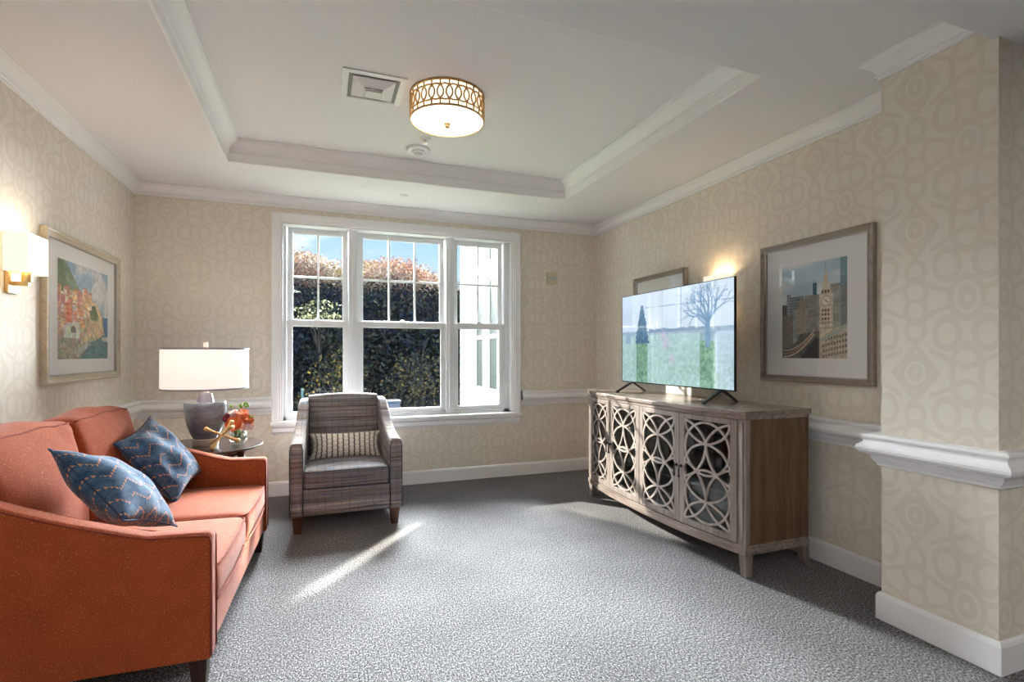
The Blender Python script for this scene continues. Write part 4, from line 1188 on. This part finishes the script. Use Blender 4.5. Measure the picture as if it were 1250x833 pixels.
# doors
DY0, DY1 = KY0+.047, KY1-.047
DW = (DY1-DY0)/4
def fret(door, yc, hw, zc, hh, yoff):
    """interlaced rings; each curve a flat strip that follows the bow"""
    lines = []
    S = hh/2.3*1.0
    def ell(cy_, rx, ry, a0=0, a1=2*PI, n=56):
        return [(rx*math.cos(a0+(a1-a0)*i/n), cy_+ry*math.sin(a0+(a1-a0)*i/n)) for i in range(n+1)]
    lines.append(ell(1.06, .97, 1.17)); lines.append(ell(-1.06, .97, 1.17))
    def spline(P, n=10):
        out = []
        for i in range(len(P)-1):
            p0 = P[max(0, i-1)]; p1 = P[i]; p2 = P[i+1]; p3 = P[min(len(P)-1, i+2)]
            for k in range(n):
                t = k/n
                out.append(tuple(.5*((2*p1[j])+(-p0[j]+p2[j])*t+(2*p0[j]-5*p1[j]+4*p2[j]-p3[j])*t*t+(-p0[j]+3*p1[j]-3*p2[j]+p3[j])*t**3) for j in (0, 1)))
        out.append(P[-1]); return out
    Q = [(-.97, 2.28), (-.52, 2.05), (-.16, 1.66), (0, 1.28), (-.05, .85), (-.20, .40), (-.45, 0), (-.72, -.22), (-1.0, -.36)]
    Pc = [(-.97, 2.28), (-.92, 1.95), (-.62, 1.55), (0, 1.28), (.62, 1.55), (.92, 1.95), (.97, 2.28)]
    Sc = [(-1.0, .16), (-.95, .50), (-.62, 1.02), (0, 1.28), (.62, 1.02), (.95, .50), (1.0, .16)]
    for sx in (1, -1):
        for sy in (1, -1): lines.append(spline([(x*sx, y*sy) for x, y in Q]))
    for sy in (1, -1):
        lines.append(spline([(x, y*sy) for x, y in Pc])); lines.append(spline([(x, y*sy) for x, y in Sc]))
    m = MB(); wd = .0062
    for li, L_ in enumerate(lines):
        pts = [(yc+x*hw*1.0, zc+y*S) for x, y in L_]
        R_ = []
        for i, (y, z) in enumerate(pts):
            a = pts[max(0, i-1)]; b = pts[min(len(pts)-1, i+1)]
            t = Vector((b[0]-a[0], b[1]-a[1]))
            if i in (0, len(pts)-1) and li < 2: t = Vector((0, 1))
            if t.length < 1e-9: t = Vector((1, 0))
            t.normalize(); nn = Vector((-t.y, t.x))*wd
            def X_(yy): return KXF-bow(yy)-yoff
            j = .0004*(li % 3)
            R_.append([(X_(y+nn.x)-j, y+nn.x, z+nn.y), (X_(y-nn.x)-j, y-nn.x, z-nn.y), (X_(y-nn.x)+.009, y-nn.x, z-nn.y), (X_(y+nn.x)+.009, y+nn.x, z+nn.y)])
        m.loft(R_)
    return m.build('fretwork', M['cabfret'], door)
for k in range(4):
    a, b = DY0+DW*k+.0025, DY0+DW*(k+1)-.0025
    yc = (a+b)/2; st_ = .040; z0, z1 = .176, .842
    m = MB()
    def strip(y0, y1, za, zb, off, th=.020):
        n = 8; ys = [y0+(y1-y0)*i/n for i in range(n+1)]
        m.loft([[(KXF-bow(y)-off, y, z) for y in ys]+[(KXF-bow(y)-off+th, y, z) for y in ys[::-1]] for z in (za, zb)])
    strip(a, a+st_, z0, z1, .004); strip(b-st_, b, z0, z1, .004)
    strip(a+st_, b-st_, z1-.030, z1, .0037); strip(a+st_, b-st_, z0, z0+.036, .0037)
    door = soft(m.build('door', M['cabwood'], cab), .002)
    m = MB(); gl_n = 10; ys = [a+st_-.006+(b-a-2*st_+.012)*i/gl_n for i in range(gl_n+1)]
    m.loft([[(KXF-bow(y)+.008, y, z) for y in ys]+[(KXF-bow(y)+.011, y, z) for y in ys[::-1]] for z in (z0+.030, z1-.024)])
    m.build('glass', M['cabglass'], door, smooth=False)
    fret(door, yc, (b-a)/2-st_, (z0+.036+z1-.030)/2, (z1-z0-.066)/2, .003)
    # drop pull on the meeting stile
    hy = {0: b-.016, 1: a+.016, 2: b-.016, 3: a+.016}[k]
    hy = [b-.017, b-.017, a+.017, a+.017][k] if False else [b-.017, a+.017, b-.017, a+.017][k]
    # doors meet in pairs: (0,1) and (2,3)
    xh = KXF-bow(hy)-.006
    m = MB(); m.lathe([(.010, 0), (.010, .004), (.004, .006), (.004, .018)], n=14)
    bb = m.bm; bb.transform(Matrix.Translation((xh, hy, .520)) @ Matrix.Rotation(-PI/2, 4, 'Y'))
    m.tube([(xh-.016, hy, .524), (xh-.018, hy, .500), (xh-.018, hy, .462)], [.003, .004, .0055], 8); m.ball((xh-.018, hy, .458), .0075)
    m.build('handle', M['blackmetal'], door, smooth=True)
# legs: square tapered, splayed at the back
for (x, y, dx, dy) in ((KXF+.022, KY0+.024, 0, -.004), (KXF+.022, KY1-.024, 0, .006), (KXB-.030, KY0+.024, .035, -.004), (KXB-.030, KY1-.024, .035, .004)):
    m = MB(); rg = []
    for z_, r, k in ((.0, .020, 1), (.05, .0225, .45), (.10, .025, .1), (.120, .026, 0)):
        rg.append([(x+dx*k+sx*r, y+dy*k+sy*r, z_) for sx, sy in ((-1, -1), (1, -1), (1, 1), (-1, 1))])
    m.loft(rg); soft(m.build('leg', M['cabwood'], cab), .003)

# ================================================================== TELEVISION
tv = thing('television', 'large flat television with meadow picture and painted window reflection on the sideboard', 'television', (2.36, 3.095, .893))
TW, TH0, TH1 = .625, .078, .782
m = MB(); m.box(0, .012, -TW, TW, TH0, TH1, .002); m.box(.012, .030, -TW+.03, TW-.03, TH0+.02, TH1-.06, .006); m.box(.02, .055, -.42, .42, TH0+.03, .45, .012)
m.build('tv_housing', M['black'], tv)
m = MB(); m.box(-.006, .0, -TW, TW, TH0, TH0+.008); m.box(-.006, 0, -TW, -TW+.004, TH0, TH1); m.box(-.006, 0, TW-.004, TW, TH0, TH1); m.box(-.006, 0, -TW, TW, TH1-.004, TH1)
m.build('bezel', M['blackmetal'], tv)
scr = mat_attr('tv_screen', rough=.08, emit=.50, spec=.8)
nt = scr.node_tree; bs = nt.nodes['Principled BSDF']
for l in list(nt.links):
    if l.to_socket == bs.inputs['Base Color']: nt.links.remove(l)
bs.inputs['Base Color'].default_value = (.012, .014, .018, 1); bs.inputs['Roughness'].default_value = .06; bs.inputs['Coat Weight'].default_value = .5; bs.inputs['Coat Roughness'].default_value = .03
art_mesh('screen', img_meadow_reflection(), [(-.004, TW-.004, TH1-.004), (-.004, -TW+.004, TH1-.004), (-.004, -TW+.004, TH0+.008), (-.004, TW-.004, TH0+.008)], scr, tv)
for y in (-.50, .50):
    m = MB()
    for s, dx in ((-1, -.150), (1, .125)):
        P0 = Vector((.012, y, TH0+.004)); P1 = Vector((.012+dx, y+s*.012, .006))
        d = (P1-P0).normalized(); n = Vector((0, 1, 0)); up = d.cross(n).normalized()
        m.loft([[p+n*a+up*b for a, b in ((-w1, -.006), (w1, -.006), (w1, .006), (-w1, .006))] for p, w1 in ((P0, .014), (P1, .010))])
        m.box(P1.x-.012, P1.x+.012, P1.y-.010, P1.y+.010, .0005, .008, .002)
    m.box(-.002, .026, y-.018, y+.018, TH0-.006, TH0+.02, .004)
    m.build('foot', M['black'], tv)

# ================================================================== PICTURES
def picture(name, label, wallx, side, yl, yr, z0, z1, fmat, art_img, art_rect, fw=.034, depth=.030, gam=.8):
    """side = +1: hangs on the left wall and faces +X; -1: hangs on the right wall"""
    t = thing(name, label, 'picture', (wallx, (yl+yr)/2, z0)); yc = (yl+yr)/2; H_ = z1-z0; W_ = abs(yr-yl)
    f = MB()
    pr = [(0, 0), (0, depth), (.006, depth+.002), (fw*.35, depth+.001), (fw*.5, depth-.006), (fw*.8, depth-.009), (fw, depth-.012), (fw, .004)]
    cor = [(-W_/2, 0, 1, 1), (W_/2, 0, -1, 1), (W_/2, H_, -1, -1), (-W_/2, H_, 1, -1)]
    rings = [[(side*(q+.001), y+sy*p, z+sz*p) for p, q in pr] for y, z, sy, sz in cor]; rings.append(rings[0])
    f.loft(rings, True, False); bmesh.ops.remove_doubles(f.bm, verts=f.bm.verts[:], dist=1e-6); f.build('picture_frame', fmat, t)
    b = MB()
    pr2 = [(fw, depth-.012), (fw, depth-.007), (fw+.005, depth-.008), (fw+.007, depth-.014), (fw+.004, .006)]
    rings = [[(side*q, y+sy*p, z+sz*p) for p, q in pr2] for y, z, sy, sz in cor]; rings.append(rings[0])
    b.loft(rings, True, False); bmesh.ops.remove_doubles(b.bm, verts=b.bm.verts[:], dist=1e-6); b.build('inner_bead', M['bead'], t)
    g = fw+.003
    mt = MB(); ay0, ay1, az0, az1 = art_rect; ay0 -= yc; ay1 -= yc; az0 -= z0; az1 -= z0
    lo, hi = min(ay0, ay1), max(ay0, ay1); x0, x1 = sorted((side*.003, side*.008))
    mt.box(x0, x1, -W_/2+g, W_/2-g, g, az0); mt.box(x0, x1, -W_/2+g, W_/2-g, az1, H_-g)
    mt.box(x0, x1, -W_/2+g, lo, az0, az1); mt.box(x0, x1, hi, W_/2-g, az0, az1)
    mt.build('mat_board', M['mat'], t)
    xa = side*.006
    art_mesh('print', art_img, [(xa, ay0, az1), (xa, ay1, az1), (xa, ay1, az0), (xa, ay0, az0)], mat_attr('print_'+name, .7), t, gam)
    x0, x1 = sorted((side*.0125, side*.0145))
    MB().box(x0, x1, -W_/2+g-.002, W_/2-g+.002, g-.002, H_-g+.002).build('picture_glass', M['pglass'], t)
    return t
picture('framed_picture', 'framed painting of a cliffside seaside village on the left wall', LW, 1, 3.345, 4.385, 1.040, 1.868, M['champframe'], img_coast(), (3.515, 4.225, 1.171, 1.732), .040, .030)
picture('framed_picture', 'framed city picture with a pale clock tower on the right wall', RW, -1, 2.590, 1.858, 1.030, 1.886, M['silverframe'], img_city(), (2.440, 2.014, 1.175, 1.740), .032, .030, .62)
gen = np.zeros((20, 16, 3))+np.array([168, 172, 170]); gen[8:] = (128, 128, 120); gen[14:] = (96, 98, 96)
picture('framed_picture', 'silver framed picture with white mat partly hidden behind the television', RW, -1, 4.050, 3.330, 1.030, 1.886, M['silverframe'], gen, (3.90, 3.48, 1.175, 1.70), .032, .030)

# ================================================================== SCONCES
def sconce(label, wx, side, yc, z0, ys):
    t = thing('wall_sconce', label, 'sconce', (wx, yc, z0))
    hy, d0, d1, H_ = .093, .012, .104, .178
    s = MB()
    a = [(side*d0, -hy), (side*d1, -hy), (side*d1, hy), (side*d0, hy)]
    s.loft([[(x, y, z) for x, y in a] for z in (0, H_)], True, False)
    o = s.build('shade', M['sconceshade'], t); md = o.modifiers.new('thick', 'SOLIDIFY'); md.thickness = .002
    p = MB(); x0, x1 = sorted((side*.001, side*.016)); p.box(x0, x1, -.055, .045, -.100, .07, .003)
    x0, x1 = sorted((side*.010, side*.070)); p.box(x0, x1, -.012, .012, -.062, -.040, .003)
    p.build('backplate', M['brass'], t)
    p = MB(); p.lathe([(.018, -.045), (.020, -.040), (.020, .004), (.012, .010)], cx=side*.060, cy=.0, n=24); p.build('socket', M['brass'], t, smooth=False)
    p = MB(); p.ball((side*.060, 0, .07), .024, 1, 1, 1.3); p.build('bulb', M['bulb'], t, smooth=True)
    L_ = bpy.data.lights.new('sconce_light', 'POINT'); L_.energy = .8; L_.color = (1, .76, .48); L_.shadow_soft_size = .03
    lo = bpy.data.objects.new('sconce_light', L_); C.objects.link(lo); lo.location = (wx+side*.060, yc, z0+H_-.035)
    return t
M['sconceshade'] = mat_shade('sconce_linen', srgb(244, 232, 214), .45)
M['sconceshade'].node_tree.nodes['Principled BSDF'].inputs['Emission Color'].default_value = (1, .88, .70, 1)
M['bulb'] = mat_emit('warm_bulb', (1, .8, .55, 1), 4)
sconce('brass wall sconce with square cream shade left of the seaside painting', LW, 1, 3.080, 1.583, 0)
sconce('wall sconce with cream shade above the television on the right wall', RW, -1, 2.945, 1.583, 0)

# ================================================================== CEILING FIXTURES
CLX, CLY, CR = .678, 2.907, .209
cl = thing('ceiling_light', 'gold ring-lattice drum ceiling light with white diffuser', 'ceiling light', (CLX, CLY, ZT))
m = MB()
for zz in (-.006, -.143): m.lathe([(CR-.004, zz-.005), (CR+.003, zz-.005), (CR+.003, zz+.005), (CR-.004, zz+.005), (CR-.004, zz-.005)], n=96, cap=False)
NR = 27
for k in range(NR):
    a0 = 2*PI*k/NR; pts = []
    for q in range(40):
        t = 2*PI*q/40; ang = a0+.0415*math.cos(t)/CR; pts.append((CR*math.cos(ang), CR*math.sin(ang), -.0745+.0425*math.sin(t)))
    m.tube(pts, .0050, 6, closed=True)
    a1 = a0+PI/NR
    for (za, zb) in ((-.006, -.036), (-.113, -.143)):
        m.tube([(CR*math.cos(a1), CR*math.sin(a1), za), (CR*math.cos(a1), CR*math.sin(a1), zb)], .0046, 6)
m.build('ring_lattice', M['gold'], cl, smooth=True)
m = MB(); m.lathe([(CR-.012, -.138), (CR-.012, -.004)], n=72, cap=False); m.build('inner_shade', mat_emit('drum_inner', (1, .93, .82, 1), .60), cl, smooth=True)
m = MB(); m.lathe([(.0, -.156), (.10, -.155), (.16, -.152), (.195, -.147), (.206, -.142), (.0, -.141)], n=72, cap=False); bmesh.ops.remove_doubles(m.bm, verts=m.bm.verts[:], dist=1e-5)
m.build('diffuser', mat_emit('drum_diffuser', (1, .96, .88, 1), 1.5), cl, smooth=True)
m = MB(); m.lathe([(.0, -.182), (.012, -.180), (.015, -.173), (.010, -.168), (.018, -.164), (.020, -.156), (.0, -.155)], n=24, cap=False); m.build('finial', M['gold'], cl, smooth=True)
m = MB(); m.lathe([(.0, -.004), (.19, -.004), (.19, -.0005), (.0, -.0005)], n=48, cap=False); m.build('canopy', M['gold'], cl)

v = thing('air_vent', 'square white ceiling air diffuser left of the ceiling light', 'vent', (.268, 2.955, ZT))
def sq(m, pr, ox=0, oy=0):
    rings = [[(ox+sx*p, oy+sy*p, z) for p, z in pr] for sx, sy in ((-1, -1), (1, -1), (1, 1), (-1, 1))]; rings.append(rings[0])
    m.loft(rings, True, False); bmesh.ops.remove_doubles(m.bm, verts=m.bm.verts[:], dist=1e-6)
m = MB(); sq(m, [(.165, -.001), (.165, -.006), (.134, -.008), (.130, -.001)]); m.build('vent_frame', M['pale'], v)
m = MB(); m.box(-.131, .131, -.131, .131, -.0025, -.0005); m.build('vent_back', M['greymetal'], v)
m = MB(); sq(m, [(.112, -.005), (.112, -.009), (.070, -.026), (.050, -.030), (.050, -.026), (.104, -.004)]); m.build('outer_louver', M['pale'], v)
m = MB(); m.box(-.044, .044, -.040, .034, -.044, -.041, .001); m.box(-.012, .012, -.010, .006, -.042, -.008); sq(m, [(.044, -.040), (.044, -.043), (.050, -.034), (.048, -.033)], 0, -.003); m.build('centre_louver', M['pale'], v)
m = MB(); m.lathe([(0, -.0065), (.052, -.0065), (.052, -.0035), (0, -.0035)], n=30, cap=False); m.build('duct_opening', M['darkvoid'], v)

t = thing('smoke_detector', 'round white smoke detector on the tray ceiling behind the light', 'detector', (.655, 3.72, ZT))
m = MB(); m.lathe([(0, -.034), (.040, -.034), (.046, -.030), (.046, -.020), (.078, -.018), (.082, -.012), (.082, -.001), (0, -.001)], n=48, cap=False); bmesh.ops.remove_doubles(m.bm, verts=m.bm.verts[:], dist=1e-5); smooth_angle(m.build('detector_body', M['pale'], t), 40)
m = MB(); m.lathe([(0, -.0365), (.030, -.0360), (.034, -.033), (0, -.033)], n=36, cap=False); m.build('detector_grille', mat_plain('detector_grey', srgb(184, 184, 186), .6), t)
t = thing('ceiling_sprinkler', 'small chrome ceiling sprinkler head beside the drum light', 'sprinkler', (.668, 3.52, ZT))
m = MB(); m.lathe([(0, -.012), (.030, -.010), (.038, -.002), (.038, 0), (0, 0)], n=32, cap=False); m.build('escutcheon', M['pale'], t, smooth=True)
m = MB(); m.tube([(0, 0, -.010), (0, 0, -.028)], .008, 12); m.lathe([(.004, -.040), (.018, -.040), (.018, -.038), (.004, -.038)], n=16); m.tube([(-.010, 0, -.028), (-.012, 0, -.034), (-.004, 0, -.040)], .002, 6); m.tube([(.010, 0, -.028), (.012, 0, -.034), (.004, 0, -.040)], .002, 6)
m.build('deflector', M['nickel'], t)
m = MB(); m.lathe([(0, -.004), (.034, -.004), (.038, -.001), (.038, 0), (0, 0)], n=36, cap=False); o = m.build('sprinkler_cover', M['pale'], None, smooth=True); o.location = (.649, 4.378, ZC)
tag(o, 'flat round sprinkler cover on the low ceiling above the window', 'sprinkler')
t = thing('alarm_strobe', 'small cream alarm plate on the back wall right of the window', 'alarm', (2.19, BW, 1.97))
m = MB(); m.box(-.054, .054, -.022, .0, -.058, .058, .004)
for q in range(5):
    m.box(-.03+.012*q, -.024+.012*q, -.0235, -.02, .030, .044); m.box(-.03+.012*q, -.024+.012*q, -.0235, -.02, -.044, -.032)
m.build('plate', mat_plain('cream_plastic', srgb(218, 208, 176), .4), t)
m = MB(); m.box(-.040, .040, -.034, -.020, -.012, .016, .004); m.build('strobe_lens', mat_plain('clear_lens', srgb(196, 208, 214), .1, spec=.8), t)

# ================================================================== LIGHT
def lamp_obj(name, kind, energy, loc, color=(1, 1, 1), **kw):
    L_ = bpy.data.lights.new(name, kind); L_.energy = energy; L_.color = color
    for k, v_ in kw.items(): setattr(L_, k, v_)
    o = bpy.data.objects.new(name, L_); C.objects.link(o); o.location = loc; return o
def aim(o, d): o.rotation_euler = Vector(d).to_track_quat('-Z', 'Y').to_euler()
sd_ = Vector((SUNH.x*math.cos(SUN_EL), SUNH.y*math.cos(SUN_EL), math.sin(SUN_EL)))
o = lamp_obj('sun', 'SUN', 7.0, (0, 0, 10), (1, .95, .86), angle=math.radians(.6)); aim(o, -sd_)
# added broad sun lamp that fills the room through the window
o = lamp_obj('window_fill', 'SUN', 116.0, (0, 0, 10), (.89, .945, 1.0), angle=math.radians(70)); aim(o, Vector((-.34, -1, -.22)))
# the low sun mirrored by a pane of the white wing
gd = Vector((SUNH.x, -SUNH.y, -math.tan(SUN_EL)))
o = lamp_obj('pane_glint', 'AREA', 2.0, (1.94, 5.20, 1.27), (1, .95, .86), shape='RECTANGLE', size=.10, size_y=.56, spread=math.radians(3)); aim(o, gd)
o = lamp_obj('pane_glint', 'AREA', 2.5, (1.94, 5.74, 1.98), (1, .93, .82), shape='RECTANGLE', size=.34, size_y=.34, spread=math.radians(3)); aim(o, gd)
# table lamp, drum light
lamp_obj('table_lamp_bulb', 'POINT', 3.0, (LX, LY, TBZ+.50), (1, .84, .64), shadow_soft_size=.04)
# added fill lamps behind the camera, under the unseen hall ceiling
for (x, y) in ((-.6, -.5), (-1.6, -1.8), (.6, -3.0), (3.4, -.9)):
    o = lamp_obj('hall_fill', 'AREA', 11, (x, y, ZB-.03), (1, .965, .92), shape='DISK', size=.5); aim(o, (0, 0, -1))

wd = bpy.data.worlds.new('World'); sc.world = wd; wd.use_nodes = True
nt = wd.node_tree; bg = nt.nodes['Background']
tc = nt.nodes.new('ShaderNodeTexCoord'); sp = nt.nodes.new('ShaderNodeSeparateXYZ'); nt.links.new(tc.outputs['Generated'], sp.inputs[0])
ez = E(nt, sp.outputs[2])
rp = nt.nodes.new('ShaderNodeValToRGB'); nt.links.new(ez.k, rp.inputs[0])
rp.color_ramp.elements[0].position = 0; rp.color_ramp.elements[0].color = srgb(216, 228, 244)
rp.color_ramp.elements[1].position = .5; rp.color_ramp.elements[1].color = srgb(110, 158, 226)
e = rp.color_ramp.elements.new(.22); e.color = srgb(160, 196, 243)
mp = nt.nodes.new('ShaderNodeMapping'); mp.inputs['Scale'].default_value = (3.2, 3.2, 9); mp.inputs['Location'].default_value = (.9, .2, .55); nt.links.new(tc.outputs['Generated'], mp.inputs[0])
nz = nt.nodes.new('ShaderNodeTexNoise'); nz.inputs['Scale'].default_value = 1.5; nz.inputs['Detail'].default_value = 6; nz.inputs['Roughness'].default_value = .55; nt.links.new(mp.outputs[0], nz.inputs[0])
cf = E(nt, nz.outputs['Fac']).step(.52, .68)
mx = nt.nodes.new('ShaderNodeMix'); mx.data_type = 'RGBA'; nt.links.new(cf.k, mx.inputs[0]); nt.links.new(rp.outputs[0], mx.inputs[6]); mx.inputs[7].default_value = srgb(236, 240, 248)
nt.links.new(mx.outputs[2], bg.inputs['Color']); bg.inputs['Strength'].default_value = .74

# ================================================================== CAMERA
cam = bpy.data.cameras.new('camera'); co = bpy.data.objects.new('camera', cam); C.objects.link(co)
cam.sensor_width = 36; cam.lens = 36*629.2/1250; cam.shift_y = -(416.5-432.5)/1250*-1*-1
cam.shift_y = (432.5-416.5)/1250
co.location = (0, 0, EYE); co.rotation_euler = (PI/2, 0, -TH); cam.clip_start = .02; cam.clip_end = 500
sc.camera = co
sc.view_settings.view_transform = 'Standard'; sc.view_settings.look = 'None'; sc.view_settings.gamma = 1
sc.view_settings.use_curve_mapping = False; sc.view_settings.exposure = 1.0
